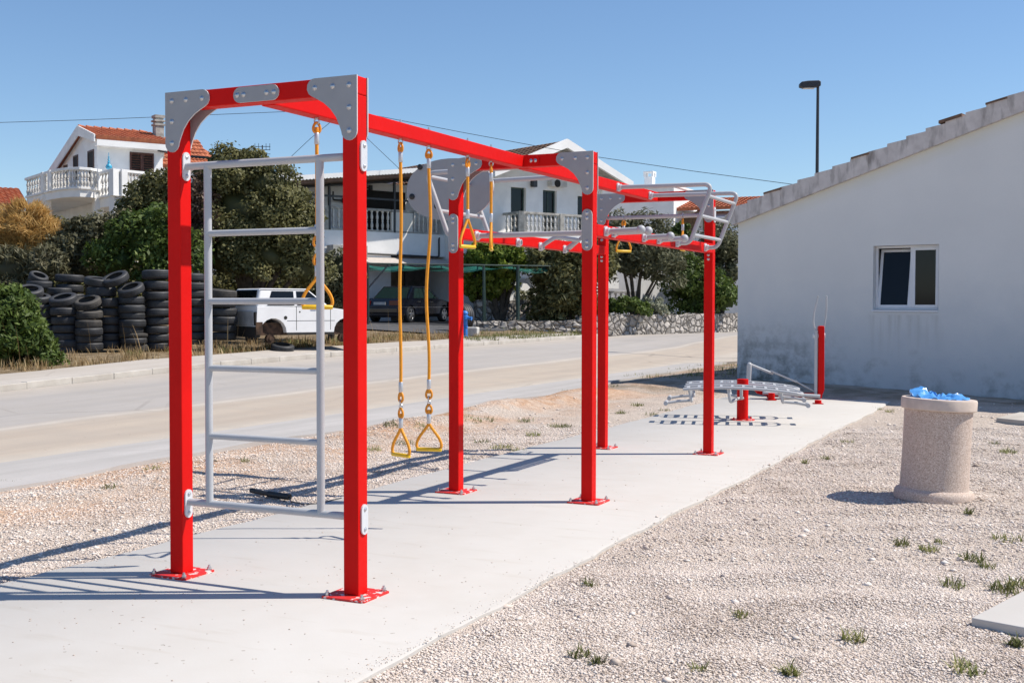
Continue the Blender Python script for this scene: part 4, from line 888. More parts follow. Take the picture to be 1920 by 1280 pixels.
# ------------------------------------------------------------------ houses
def tile_roof(name, mat, parent, O, ex, ey, nx, ny, amp=.035, lift=.05, sub=6, thick=.10):
    # barrel tiles: O lower-left corner, ex along the eave, ey up the slope (full vectors)
    O, ex, ey = (np.array(q_, float) for q_ in (O, ex, ey)); nn = np.cross(ex, ey); nn /= np.linalg.norm(nn)
    if nn[2] < 0: nn = -nn
    m = MB(); ns = nx*sub
    for r in range(ny):
        vs = []
        for e, lf in ((0, lift), (1, .006)):
            for k in range(ns+1):
                t = k/ns; h = amp*abs(math.sin(math.pi*t*nx))+lf; vs.append(O+ex*t+ey*((r+e*1.04)/ny)+nn*h)
        fl = [O+ex*(k/ns)+ey*(r/ny) for k in range(ns+1)]
        n1 = ns+1; m.add(vs+fl, [(k, k+1, n1+k+1, n1+k) for k in range(ns)]+[(2*n1+k, 2*n1+k+1, k+1, k) for k in range(ns)])
    A, B, C, D = O, O+ex, O+ex+ey, O+ey; dn = -nn*thick
    m.add([A, B, C, D, A+dn, B+dn, C+dn, D+dn], [(0, 1, 2, 3), (7, 6, 5, 4), (0, 4, 5, 1), (1, 5, 6, 2), (2, 6, 7, 3), (3, 7, 4, 0)])
    return m.build(name, mat, parent, smooth=50)
def tri_roof(name, mat, parent, A, B, C, D=None, thick=.08):   # plain sloping slab through 3 or 4 points
    P4 = [np.array(p, float) for p in (A, B, C)+((D,) if D is not None else ())]; n_ = len(P4); m = MB(); lo = [p-np.array([0, 0, thick]) for p in P4]
    m.add(P4+lo, [tuple(range(n_)), tuple(range(n_, 2*n_))[::-1]]+[(i, n_+i, n_+(i+1) % n_, (i+1) % n_) for i in range(n_)]); return m.build(name, mat, parent)
BALP = [(.055, 0), (.055, .04), (.032, .06), (.045, .13), (.062, .24), (.05, .34), (.028, .42), (.045, .45), (.045, .48), (.028, .51), (.05, .58), (.058, .68), (.04, .80), (.03, .88), (.05, .93), (.055, .95), (.055, 1.)]
def balustrade(parent, path, h, n_list, mb_mat, mr_mat, piers=(), railw=.16):
    # path: points at slab level in the parent's frame; n_list: balusters per segment (0 = solid panel)
    rl = MB(); P3 = [np.array(p, float) for p in path]
    for i in range(len(P3)-1):
        a, b = P3[i], P3[i+1]; d_ = b-a; L_ = np.linalg.norm(d_[:2]); an = math.atan2(d_[1], d_[0]); R = rotm('Z', an); c_ = (a+b)/2
        rl.box(c_+np.array([0, 0, h-.05]), (L_+railw*.6, railw, .10), R); rl.box(c_+np.array([0, 0, .04]), (L_, railw*.9, .08), R)
        if n_list[i] == 0: pass
    for i in piers: rl.box(P3[i]+np.array([0, 0, h/2]), (.24, .24, h-.002), rotm('Z', math.atan2(*(P3[min(i+1, len(P3)-1)]-P3[max(i-1, 0)])[1::-1])))
    o = rl.build('balustrade', mr_mat, parent, bevel=.01)
    first = None
    for i in range(len(P3)-1):
        a, b = P3[i], P3[i+1]; n_ = n_list[i]
        for k in range(n_):
            t = (k+.5)/n_; p = a+(b-a)*t
            if first is None:
                hh = h-.17; c_ = MB().lathe([(r*1.05, z*hh) for r, z in BALP], 10).build('baluster', mb_mat, o, smooth=50); first = c_
            else: c_ = first.copy(); COL.objects.link(c_); c_.parent = o
            c_.location = (p[0], p[1], p[2]+.08)
    return o
def opening(parent, x0, x1, z0, z1, y, nm, glass, frame, sy=-1, d_=.06, mull=1, sill=True):
    # framed window standing in a wall at depth y, facing -y when sy=-1
    m = MB(); f = .07
    m.bb(x0, x0+f, y+sy*.03, y-sy*.05, z0, z1); m.bb(x1-f, x1, y+sy*.03, y-sy*.05, z0, z1); m.bb(x0+f, x1-f, y+sy*.03, y-sy*.05, z1-f, z1); m.bb(x0+f, x1-f, y+sy*.03, y-sy*.05, z0, z0+f)
    for k in range(1, mull+1):
        xm_ = x0+(x1-x0)*k/(mull+1); m.bb(xm_-f/2, xm_+f/2, y+sy*.028, y-sy*.05, z0+f, z1-f)
    o = m.build(nm, frame, parent); MB().bb(x0+f*.5, x1-f*.5, y+sy*.008, y-sy*.02, z0+f*.5, z1-f*.5).build('pane', glass, o); return o
def opening_x(parent, y0, y1, z0, z1, x, nm, glass, frame, sx=-1):
    m = MB(); f = .06
    m.bb(x+sx*.03, x-sx*.05, y0, y0+f, z0, z1); m.bb(x+sx*.03, x-sx*.05, y1-f, y1, z0, z1); m.bb(x+sx*.03, x-sx*.05, y0+f, y1-f, z1-f, z1); m.bb(x+sx*.03, x-sx*.05, y0+f, y1-f, z0, z0+f)
    o = m.build(nm, frame, parent); MB().bb(x+sx*.008, x-sx*.02, y0+f*.5, y1-f*.5, z0+f*.5, z1-f*.5).build('pane', glass, o); return o
def shutter(parent, x0, x1, z0, z1, y, n_, sy=-1):
    m = MB(); w_ = (x1-x0)/2
    for k in range(2):
        a = x0+k*w_; m.bb(a, a+.06, y+sy*.05, y, z0, z1); m.bb(a+w_-.06, a+w_-.005, y+sy*.05, y, z0, z1); m.bb(a+.06, a+w_-.06, y+sy*.05, y, z1-.07, z1); m.bb(a+.06, a+w_-.06, y+sy*.05, y, z0, z0+.07)
        for j in range(n_): z = z0+.09+(z1-z0-.18)*j/(n_-1); m.box((a+w_/2, y+sy*.03, z), (w_-.12, .012, .05), rotm('X', sy*.6))
    o = m.build('window', M['darkwood'], parent); MB().bb(x0+.03, x1-.03, y-.001*sy, y-.02*sy, z0+.03, z1-.03).build('pane', M['dark'], o); return o
# --- centre house
HC = Frame(905, 50, 52)
hc = thing('white_house', 'large white two-storey house with balconies and a brown tiled gable roof behind the rig', 'house', HC.w(0, 0, 0), HC.rz)
ZB = .2; zfl = 4.62; zev = 7.10; apx = 3.38; zap = 8.50; aR = 6.76
wm = MB()
# wing front wall with two openings (b = 0)
o1 = (HC.hb(958, 350)[0], HC.hb(982, 350)[0]+.12, zfl+.1, 6.66); o2 = (HC.hb(1018, 357)[0], HC.hb(1044, 357)[0], zfl+.1, 6.64); o3 = (HC.hb(1083, 370)[0], HC.hb(1083, 370)[0]+1.0, zfl+.1, 6.5)
xs_ = [0, o1[0], o1[1], o2[0], o2[1], o3[0], o3[1], aR]
for i in range(7):
    x0_, x1_ = xs_[i], xs_[i+1]
    if i % 2 == 0: wm.bb(x0_, x1_, 0, .25, ZB, zev+.2)
    else: z0_, z1_ = ((o1, o2, o3)[i//2])[2:]; wm.bb(x0_, x1_, 0, .25, ZB, z0_); wm.bb(x0_, x1_, 0, .25, z1_, zev+.2)
wm.prism([(0, zev+.2), (aR, zev+.2), (aR, zev+.25), (apx, zap-.12), (0, zev+.25)], (0, 0, 0), (1, 0, 0), (0, 0, 1), (0, 1, 0), .25)
wm.bb(0, .25, .25, 11, ZB, zev+.22); wm.bb(aR-.25, aR, .25, 11, ZB, zev+.22); wm.bb(.25, aR-.25, 10.7, 11, ZB, zev+.2)
wm.bb(-9.5, -.001, 4.2, 4.45, ZB, 6.9); wm.bb(-9.5, -9.2, 4.45, 10.9, ZB, 6.6); wm.bb(-9.2, 0, 10.6, 10.9, ZB, 6.6)
wm.build('wall', M['white'], hc)
for (a0, a1, z0_, z1_), nm, ml in ((o1, 'window', 0), (o2, 'balcony_door', 1), (o3, 'window', 0)): opening(hc, a0, a1, z0_, z1_, .18, nm, M['glass'], M['greensteel'], -1, mull=ml)
ov = .45; e0 = -ov; sl_ = (zap-zev)/apx; zE = zev-ov*sl_+.12
tile_roof('roof', M['tile_old'], hc, (e0, -1.38, zE), (0, 12.8, 0), (apx-e0, 0, zap-zE+.10), 46, 13)
tile_roof('roof', M['tile_old'], hc, (2*apx-e0, 11.42, zE), (0, -12.8, 0), (-(apx-e0), 0, zap-zE+.10), 46, 13)
bg = MB(); tk = .30
for s in (0, 1):
    fx = (lambda x: x) if s == 0 else (lambda x: 2*apx-x)
    bg.prism([(fx(e0-.05), zE-.20), (fx(apx), zap-.28+.10), (fx(apx), zap+.20), (fx(e0-.05), zE+.10)], (0, -1.52, 0), (1, 0, 0), (0, 0, 1), (0, 1, 0), .14)
bg.build('barge_board', M['white'], hc)
sof = MB()
for s in (0, 1):
    fx = (lambda x: x) if s == 0 else (lambda x: 2*apx-x)
    sof.prism([(fx(e0), zE-.14), (fx(apx), zap-.16), (fx(apx), zap-.12), (fx(e0), zE-.10)], (0, -1.38, 0), (1, 0, 0), (0, 0, 1), (0, 1, 0), 1.37)
sof.build('soffit', M['rail'], hc)
# right balcony
bs = MB(); bs.bb(.98, 6.74, -1.32, -.001, zfl-.32, zfl); bs.build('balcony_slab', M['white'], hc)
balustrade(hc, [(1.08, -.12, zfl), (1.08, -1.22, zfl), (3.25, -1.22, zfl), (5.0, -1.22, zfl), (6.7, -1.22, zfl)], .90, [4, 10, 8, 8], M['bal'], M['rail'], (1, 2, 3, 4))
# left terrace: white parapet band, balustrade, recessed dark wall
aL = -9.3
tr = MB(); tr.bb(aL, -.002, 2.8, 4.199, 3.72, zfl+.06); tr.build('terrace_slab', M['white'], hc)
b1 = balustrade(hc, [(aL, 2.88, zfl+.06), (-5.9, 2.88, zfl+.06), (-2.74, 2.88, zfl+.06), (-1.64, 2.88, zfl+.06), (-.28, 2.88, zfl+.06)], .98, [13, 12, 0, 6], M['bal'], M['rail'], (1,))
MB().bb(-2.72, -1.66, 2.82, 2.94, zfl+.14, zfl+.93).build('panel', M['offwhite'], b1)
MB().bb(-4.1, -1.2, 4.10, 4.20, zfl, 6.55).build('terrace_door', M['dark'], hc); MB().bb(-7.6, -6.2, 4.10, 4.20, zfl+.6, 6.1).build('terrace_window', M['dark'], hc)
lt = MB(); lt.prism([(-10.0, 6.05), (-.46, 7.22), (-.46, 7.34), (-10.0, 6.17)], (0, 1.6, 0), (1, 0, 0), (0, 0, 1), (0, 1, 0), 8.5); ltr = lt.build('terrace_roof', M['tile_old'], hc)
cr = MB(); ncr = 64; vs = []
for i in range(ncr*4+1):
    x = -10.05+9.65*i/(ncr*4); z = 6.19+(x+10.0)*.1226+.02*math.sin(i*math.pi/2)
    vs += [(x, 1.50, z), (x, 1.50, z+.17), (x, 2.1, z+.19), (x, 2.1, z+.02)]
cr.add(vs, [(i*4+k, (i+1)*4+k, (i+1)*4+(k+1) % 4, i*4+(k+1) % 4) for i in range(ncr*4) for k in range(4)]); cr.build('corrugated_edge', paint('white_sheet', (.82, .82, .81), .5, var=.03), ltr)
gt = MB()
for i in range(40): x = -10+9.5*i/39; gt.bb(x-.05, x+.05, 2.2, 9.8, 6.17+(x+10)*.1226, 6.17+(x+10)*.1226+.06)
gt.build('roof_tile', M['tile_old'], ltr)
fr_ = MB()
for px in (552, 618, 740): x = HC.hb(px, 400, 2.8)[0]; fr_.bb(x-.045, x+.045, 2.78, 2.87, zfl+.06, 6.2+(x+10)*.1226)
fr_.bb(-9.6, -.5, 2.76, 2.84, 6.02+.0, 6.1); fr_.tube([(-9.6, 2.7, 6.03), (-.5, 2.7, 7.10)], .05, 8); fr_.build('awning_post', M['darksteel'], hc)
hk = MB()
for px, pz in ((582, 385), (640, 376), (690, 352)): x, z = HC.hb(px, pz, 4.1); hk.tube(fillet([(x-.45, 4.0, z+.35), (x-.45, 4.0, z), (x+.1, 4.05, z)], .06), .035, 8); hk.cyl((x+.1, 4.05, z-.1), (x+.1, 4.05, z+.1), .09, seg=10)
hk.build('wall_lamp', M['darksteel'], hc)
# ground floor under the terrace: white pier left, dark garage recess
g = MB(); g.bb(-4.6, -2.75, 2.84, 4.19, ZB, 3.72); g.build('ground_floor_pier', M['white'], hc)
g = MB(); g.bb(-2.7, -1.3, 4.08, 4.19, .6, 3.4); g.build('garage_door', M['grate'], hc); MB().bb(-1.25, -.1, 4.06, 4.19, .6, 3.3).build('garage_door', paint('grey_brown_door', (.13, .11, .095), .6, var=.2), hc); MB().bb(-9.2, -4.7, 4.08, 4.19, .9, 3.4).build('dark_door', M['dark'], hc)
wt = MB(); x, z = HC.hb(620, 485, 2.6); wt.bb(x-.1, x+1.5, 2.2, 2.75, z-.55, z+.55); wt.build('hanging_panel', M['rail'], hc)
pipe = MB(); pipe.tube(fillet([(-5.2, 2.77, 3.78), (-.32, 2.77, 3.70), (-.32, 2.77, 4.5), (-.2, 2.9, 4.6)], .12), .04, 8); pipe.build('drain_pipe', M['darksteel'], hc, smooth=50)
aw = MB(); aw.prism([(0, 0), (1.3, -.28), (1.3, -.22), (0, .06)], (-4.6, 2.8, 3.55), (0, -1, 0), (0, 0, 1), (1, 0, 0), 4.4); aw.build('porch_roof', paint('pale_awning', (.55, .50, .46), .7), hc)
ac = MB(); x0_, z1_ = HC.hb(1026, 338); x1_, z0_ = HC.hb(1055, 347); ac.bb(x0_, x1_, -.32, -.02, z0_-.12, z1_-.02); aco = ac.build('air_conditioner', M['bal'], hc, bevel=.02); 
MB().cyl((x0_+.32, -.335, (z0_+z1_)/2-.07), (x0_+.32, -.321, (z0_+z1_)/2-.07), .17, seg=20).build('fan_grille', M['dark'], aco)
sp = MB(); x, z = HC.hb(998, 345); sp.bb(x-.12, x+.12, -.22, -.02, z-.14, z+.14); sp.build('wall_speaker', M['darksteel'], hc, bevel=.02)
# sloping white stair wall at the right of the house
x0_, z0_ = HC.hb(984, 562, -1.6); x1_, z1_ = HC.hb(984, 532, -1.6); x2_, z2_ = HC.hb(1010, 563, -1.6)
MB().prism([(x0_-.9, z0_-.5), (x2_+.1, z2_-.5), (x2_, z2_), (x1_, z1_), (x1_-.9, z1_+.1)], (0, -1.75, 0), (1, 0, 0), (0, 0, 1), (0, 1, 0), .18).build('stair_wall', M['white'], hc)
balustrade(hc, [(1.9, -1.35, 2.75), (6.2, -1.35, 2.75)], .9, [16], M['bal'], M['bal'], (0, 1))
MB().bb(1.6, 6.4, -1.5, -.01, 2.35, 2.75).build('porch_slab', M['white'], hc)
# ornamental lion-like white pot on a ledge is left plain: a stepped pedestal
pd = MB(); x, z = HC.hb(896, 478, -.9); pd.lathe([(1e-3, 0), (.22, 0), (.22, .1), (.10, .2), (.10, .4), (.26, .62), (.24, .66), (1e-3, .66)], 16, np.array(Matrix.Translation((x, -.9, z-.35)))); pd.bb(x-.35, x+.35, -1.2, -.6, z-.6, z-.35); pd.build('pedestal', M['bal'], hc, smooth=40)

# --- left house
HL = Frame(185, 46, 55)
hl = thing('white_house', 'white hillside house with curved balcony, red tiled roof and tall chimney at upper left', 'house', HL.w(0, 0, 0), HL.rz)
zfas = HL.hb(185, 275)[1]; ztop = HL.hb(185, 258)[1]; a1 = HL.hb(305, 275)[0]; bR, zR = HL.ha(156, 243); 
m = MB(); m.bb(.0, a1, 0, .25, 1.5, zfas+.02); m.bb(.02, .25, .25, 8, 1.5, 5.4); m.prism([(0.25, 5.4), (8, 5.4), (8, 6.6), (bR, zR-.08), (.25, ztop-.1)], (.02, 0, 0), (0, 1, 0), (0, 0, 1), (1, 0, 0), .23); m.bb(a1-.25, a1, .25, 8, 1.5, zfas); m.bb(.25, a1, 7.8, 8, 1.5, 6.5)
m.bb(a1, a1+6.5, 1.2, 1.45, 1.5, 7.3); m.bb(a1+6.25, a1+6.5, 1.45, 8, 1.5, 7.0); m.build('wall', M['white'], hl)
MB().bb(-.12, a1+.1, -.42, -.001, zfas, ztop).build('fascia', M['white'], hl)
ar = HL.hb(275, 246, bR)[0]
rf1 = tile_roof('roof', M['tile'], hl, (-.16, -.45, ztop-.02), (a1+.28, 0, 0), (0, bR+.45, zR-ztop+.10), 17, 8)
tile_roof('roof', M['tile'], hl, (ar, 9.0, 6.55), (-ar-.17, 0, 0), (0, bR-9.0, zR-6.5), 14, 14)
gb = MB(); gb.prism([(-.42, ztop-.22), (bR, zR-.26), (9.0, 6.22), (9.0, 6.62), (bR, zR+.14), (-.42, ztop+.06)], (-.235, 0, 0), (0, 1, 0), (0, 0, 1), (1, 0, 0), .05); gb.build('barge_board', M['white'], hl)
rd = MB(); nrd = 9
for i in range(nrd): x0_ = -.2+(ar+.2)*i/nrd; rd.cyl((x0_, bR, zR+.08), (x0_+(ar+.2)/nrd*1.06, bR, zR+.05), .11, .09, 10)
rd.build('ridge_tile', M['tile'], rf1, smooth=50)
# lower hipped roof on the right
p0, z0_ = HL.hb(362, 262, 2.6); e1, ze1 = HL.hb(424, 303, 1.0)
tile_roof('roof', M['tile'], hl, (a1-.2, .85, 7.25), (p0-a1+.5, 0, 0), (0, 1.9, z0_-7.25), 17, 8)
tri_roof('roof', M['tile'], hl, (p0+.2, .85, 7.30), (e1+.6, .85, 7.22), (p0-.2, 2.75, z0_+.05)); tri_roof('roof', M['tile'], hl, (e1+.6, .85, 7.22), (e1+.6, 7, 7.22), (p0-.2, 2.75, z0_+.05))
MB().bb(p0-.7, p0+.25, 1.35, 1.95, 7.72, 7.80).build('skylight', M['glass'], hl)
ch = MB(); xc, zc0 = HL.hb(297, 262, .9); zt_ = HL.hb(297, 217, .9)[1]
ch.bb(xc-.17, xc+.17, .70, 1.1, 7.5, zt_-.42); ch.bb(xc-.21, xc+.21, .66, 1.14, zt_-.42, zt_-.34); ch.bb(xc-.15, xc+.15, .72, 1.08, zt_-.34, zt_-.26); ch.bb(xc-.22, xc+.22, .65, 1.15, zt_-.26, zt_-.19); ch.bb(xc-.15, xc+.15, .72, 1.08, zt_-.19, zt_-.11); ch.bb(xc-.20, xc+.20, .67, 1.13, zt_-.11, zt_); ch.build('chimney', M['rail'], rf1)
s0, sz1 = HL.hb(243, 285); s1, _ = HL.hb(288, 285); shutter(hl, s0, s1, HL.hb(243, 330)[1], sz1, -.002, 9)
for (pxa, pya), (pxb, pyb) in (((164, 284), (176, 324)), ((137, 293), (146, 322)), ((119, 311), (126, 324))):
    ba, z1_ = HL.ha(pxa, pya); bb_, z0_ = HL.ha(pxb, pyb); opening_x(hl, min(ba, bb_), max(ba, bb_), z0_-.3, z1_, .02, 'window', M['dark'], M['darkwood'], -1)
tm = MB(); x, z = HL.hb(300, 282, -.2); tm.tube([(x-.1, -.3, z-.02), (x+1.2, .6, z-.02)], .05, 6); tm.build('roof_bracket', M['darksteel'], hl)
# balconies
def onL(px, py, Y): P = atY(px, py, Y); q_ = P[:2]-HL.o; return (float(np.dot(HL.a, q_)), float(np.dot(HL.b, q_)), float(P[2]))
zs_ = onL(140, 357, 44.2)[2]
curve = [onL(px, 357, Y)[:2]+(zs_,) for px, Y in ((50, 47.5), (84, 45.4), (97, 44.8), (112, 44.2), (130, 43.8), (150, 43.7), (168, 43.9), (183, 44.4))]
bo_ = MB(); pl_ = [c[:2] for c in curve]+[(-.0, .8), (0., 8)]; bo_.prism(pl_, (0, 0, zs_-.28), (1, 0, 0), (0, 1, 0), (0, 0, 1), .28); bo_.build('balcony_slab', M['white'], hl)
balustrade(hl, curve, .80, [7, 2, 3, 3, 3, 3, 2], M['bal'], M['white'], (1, 2, 7), .14)
zs2 = onL(222, 362, 43.5)[2]-.12
c2 = [onL(184, 362, 44.5)[:2]+(zs2,), onL(214, 362, 43.4)[:2]+(zs2,), onL(231, 362, 43.6)[:2]+(zs2,), onL(288, 362, 44.6)[:2]+(zs2,), onL(320, 362, 45.2)[:2]+(zs2,)]
bo_ = MB(); pl_ = [c[:2] for c in c2]+[(a1+.4, -.003), (0.03, -.003)]; bo_.prism(pl_, (0, 0, zs2-.35), (1, 0, 0), (0, 1, 0), (0, 0, 1), .35); bo_.build('balcony_slab', M['white'], hl)
balustrade(hl, c2, .98, [5, 0, 9, 5], M['bal'], M['white'], (0, 1, 2), .14)
m = MB(); m.prism([(c2[1][0], c2[1][1]), (c2[2][0], c2[2][1]), (c2[2][0]-.3, c2[2][1]+.35), (c2[1][0]-.1, c2[1][1]+.3)], (0, 0, zs2-4), (1, 0, 0), (0, 1, 0), (0, 0, 1), 4.98)
for i in (1, 7): m.box((curve[i][0]+.05, curve[i][1]+.1, zs_-2.2), (.34, .34, 4.2))
m.build('pillar', M['white'], hl)
x, z = HL.hb(204, 304, -.3)
on = thing('hanging_ornament', 'light blue glass ornament hanging on the white house wall', 'ornament', HL.w(x, -.3, z))
bl = paint('light_blue_glass', (.06, .42, .66), .2, var=.2, scale=12)
o = MB(); o.cyl((0, 0, .20), (0, 0, .36), .012, seg=6); o.lathe([(1e-3, .22), (.035, .20), (.02, .14), (.05, .09), (.03, .04), (.06, 0), (.04, -.05), (.10, -.12), (.13, -.2), (.09, -.27), (1e-3, -.29)], 14); o.build('glass_drop', bl, on, smooth=50)
# antenna behind the big evergreen
an = atY(492, 300, 45); ant = MB(); ant.cyl((0, 0, -2.5), (0, 0, .55), .025, seg=6)
for z_ in (.5, .38, .22): ant.tube([(-.30, 0, z_), (.30, 0, z_)], .012, 5)
for x_ in (-.28, -.14, .14, .28): ant.tube([(x_, 0, .36), (x_, 0, .62)], .010, 5)
ao = ant.build('tv_antenna', M['darksteel']); ao.location = an; tag(ao, 'thin grey television antenna above the big evergreen bush', 'antenna')
# --- far left house
HF = Frame(0, 50, 60)
hf = thing('white_house', 'low house with red tiled roof at the left edge behind the golden bush', 'house', HF.w(0, 0, 0), HF.rz)
zt_ = HF.hb(0, 352, 2.5)[1]; ze_ = HF.hb(0, 384, -.3)[1]; a1 = HF.hb(44, 384, -.3)[0]
tile_roof('roof', M['tile'], hf, (-8, -.4, ze_), (a1+8.2, 0, 0), (0, 3.0, zt_-ze_), 42, 12)
m = MB(); m.bb(-8, a1-.1, 0, 5, .8, ze_-.02); m.build('wall', M['white'], hf); wx0 = HF.hb(-12, 400)[0]; wx1 = HF.hb(15, 400)[0]; opening(hf, wx0, wx1, HF.hb(5, 420)[1], HF.hb(5, 394)[1], -.001, 'window', M['glass'], M['darkwood'])
# --- dark slate house
HD = Frame(560, 68, 66)
hd_ = thing('slate_house', 'dark grey slate-roofed house showing between the evergreen and the white awning', 'house', HD.w(0, 0, 0), HD.rz)
x0_, zt_ = HD.hb(540, 317); x1_, _ = HD.hb(577, 317); xe, ze_ = HD.hb(596, 336); zl = HD.hb(560, 356)[1]
m = MB(); m.bb(x0_-.6, xe+3, .3, 7, 1, zl); m.build('wall', M['darksteel'], hd_)
tri_roof('roof', M['slate'], hd_, (x0_-1.2, -.1, zl), (xe+2.2, -.1, zl-.2), (x1_, 1.8, zt_), (x0_, 1.8, zt_+.08)); tri_roof('roof', M['slate'], hd_, (xe+2.2, -.1, zl-.2), (xe+2.2, 7, zl-.2), (x1_, 1.8, zt_))
xc, zc_ = HD.hb(533, 310, 1.2); m = MB(); m.bb(xc-.28, xc+.28, .95, 1.5, zc_-.9, zc_-.1); m.prism(arc((0, 0), .32, 0, 180, 8), (xc, .9, zc_-.1), (1, 0, 0), (0, 0, 1), (0, 1, 0), .6); chd = m.build('chimney', M['white'], hd_); MB().cyl((xc, .885, zc_+.0), (xc, .899, zc_+.0), .16, seg=12).build('flue', M['dark'], chd)
# --- right background house
HR = Frame(1262, 60, 115)
hr = thing('white_house', 'white house with tall chimney and orange roof strip left of the store building', 'house', HR.w(0, 0, 0), HR.rz)
zt_ = HR.hb(1200, 352)[1]; xl = HR.hb(1120, 400)[0]
m = MB(); m.bb(xl, 0, 0, 8, .2, zt_); m.bb(0, 7.5, 1.6, 8, .2, HR.hb(1310, 400, 1.6)[1]+.1); m.bb(HR.hb(1352, 430, .6)[0], 8.5, .6, 1.59, .2, HR.hb(1352, 424, .6)[1]); m.build('wall', M['white'], hr)
xa, za = HR.hb(1250, 381, .2); 
e0_, ze0 = HR.hb(1262, 388, .4); e1_, ze1 = HR.hb(1380, 405, .4)
tile_roof('roof', M['tile'], hr, (-.4, .5, ze0-.1), (8.8, 0, 0), (0, 3.2, .75), 40, 9)
MB().bb(xl-.2, .05, -.15, 8, zt_, zt_+.10).build('parapet', M['white'], hr)
xc, zc_ = HR.hb(1218, 340, 2.); zt2 = HR.hb(1218, 322, 2.)[1]
m = MB(); m.bb(xc-.22, xc+.22, 1.8, 2.25, zt_, zt2-.28); m.bb(xc-.27, xc+.27, 1.75, 2.30, zt2-.06, zt2)
for dx_ in (-.22, .22):
    for dy_ in (1.82, 2.22): m.bb(xc+dx_-.05, xc+dx_+.05, dy_-.05, dy_+.05, zt2-.28, zt2-.06)
m.build('chimney', M['white'], hr)
x0_, z0_ = HR.hb(1318, 460, 1.58); x1_, z1_ = HR.hb(1345, 402, 1.58); m = MB(); m.bb(x0_, x1_, 1.55, 1.599, z0_, z1_); m.build('door', M['grate'], hr); x0_, z0_ = HR.hb(1264, 450, 1.58); x1_, z1_ = HR.hb(1306, 405, 1.58); MB().bb(x0_, x1_, 1.55, 1.599, z0_, z1_).build('shutter', M['grate'], hr)
for pxa, pxb, pya in ((1296, 1313, 388), (1330, 1357, 392)):
    x0_, z1_ = HR.hb(pxa, pya, .3); x1_, _ = HR.hb(pxb, pya, .3); MB().prism([(0, 0), (1.1, .35), (1.1, .41), (0, .06)], (x0_, .45, z1_-.45), (0, 1, 0), (0, 0, 1), (1, 0, 0), x1_-x0_).build('awning', M['white'], hr)
rl = MB(); x0_, zr_ = HR.hb(1300, 433, .5); x1_, zr2 = HR.hb(1385, 437, .5); rl.bb(x0_, x1_, .47, .53, zr_-.04, zr_)
nb2 = 34
for i in range(nb2): x = x0_+(x1_-x0_)*i/(nb2-1); rl.bb(x-.02, x+.02, .48, .52, zr_-.85, zr_-.04)
rl.build('balcony_railing', M['white'], hr); MB().bb(x0_-.1, x1_+.2, .42, 1.55, zr_-1.05, zr_-.85).build('balcony_slab', M['white'], hr)
# garden wall and balustrade in front of it
gp = [atY(x, 566, Y) for x, Y in ((1140, 52.5), (1196, 53), (1264, 54))]; ztw = atY(1230, 512, 53.5)[2]; zbw = .5
gw = thing('garden_wall', 'white garden wall with a baluster section behind the olive tree', 'garden wall', (gp[1][0], gp[1][1], 0))
L0 = [p-np.array([gp[1][0], gp[1][1], 0]) for p in gp]; dW = L0[2]-L0[1]; anW = math.atan2(dW[1], dW[0])
MB().box(((L0[1]+L0[2])/2)[:2].tolist()+[(ztw+zbw)/2], (np.linalg.norm(dW[:2]), .25, ztw-zbw), rotm('Z', anW)).build('panel', M['white'], gw)
balustrade(gw, [(L0[0][0]-1, L0[0][1]-.1, zbw+.5), (L0[1][0]-.15, L0[1][1], zbw+.5)], 1.25, [9], M['bal'], M['bal'], (1,)); MB().box(((L0[0]+L0[1])/2)[:2].tolist()+[zbw+.1], (2.6, .25, .8), rotm('Z', math.atan2((L0[1]-L0[0])[1], (L0[1]-L0[0])[0]))).build('plinth', M['white'], gw)
# --- pergola with green net
PA = atY(690, 493, 43.5); PB = atY(1035, 491, 46); ax_ = PB-PA; ax_[2] = 0; LP = np.linalg.norm(ax_); pan_ = math.atan2(ax_[1], ax_[0]); zp = PA[2]-.02
pg = thing('pergola', 'green steel pergola with sagging green shade net over the parking place', 'pergola', (PA[0], PA[1], 0), pan_)
def gl(x, y): P = np.array([PA[0]+x*math.cos(pan_)-y*math.sin(pan_), PA[1]+x*math.sin(pan_)+y*math.cos(pan_), 0]); return float(H(*uv(P)))
fr_ = MB()
for y in (0, 4.2): fr_.tube([(-.2, y, zp), (LP+.1, y, zp)], .03, 8)
for i in range(6): fr_.tube([(LP*i/5, 0, zp), (LP*i/5, 4.2, zp)], .022, 8)
fr_.build('frame', M['greensteel'], pg)
for px, y in ((902, 0), (968, 0), (690, 0), (912, 4.2), (1000, 4.2)):
    x = (px-690)/345*LP; g0_ = gl(x, y)-.1; p_ = MB().tube([(x, y, g0_), (x, y, zp)], .042 if px != 968 else .07, 10).build('post', M['greensteel'], pg)
MB().tube([(.0, 0, zp-.9), (.75, 0, zp-.05)], .03, 8).build('brace', M['darksteel'], pg); MB().tube([(4.5, 0.02, zp-.05), (4.55, .02, gl(4.5, 0))], .03, 8).build('brace', M['greensteel'], pg)
nx, ny = 50, 14; vs = []
for i in range(nx+1):
    for j in range(ny+1):
        x = LP*.98*i/nx; y = 4.2*j/ny; sag = .16*abs(math.sin(math.pi*5*i/nx))*(.4+.6*math.sin(math.pi*j/ny))+.20*(j == 0)*abs(math.sin(math.pi*2.5*i/nx+.6)); vs.append((x, y, zp-.03-sag))
MB().add(vs, [(i*(ny+1)+j, (i+1)*(ny+1)+j, (i+1)*(ny+1)+j+1, i*(ny+1)+j+1) for i in range(nx) for j in range(ny)]).build('shade_net', M['net'], pg, smooth=60)
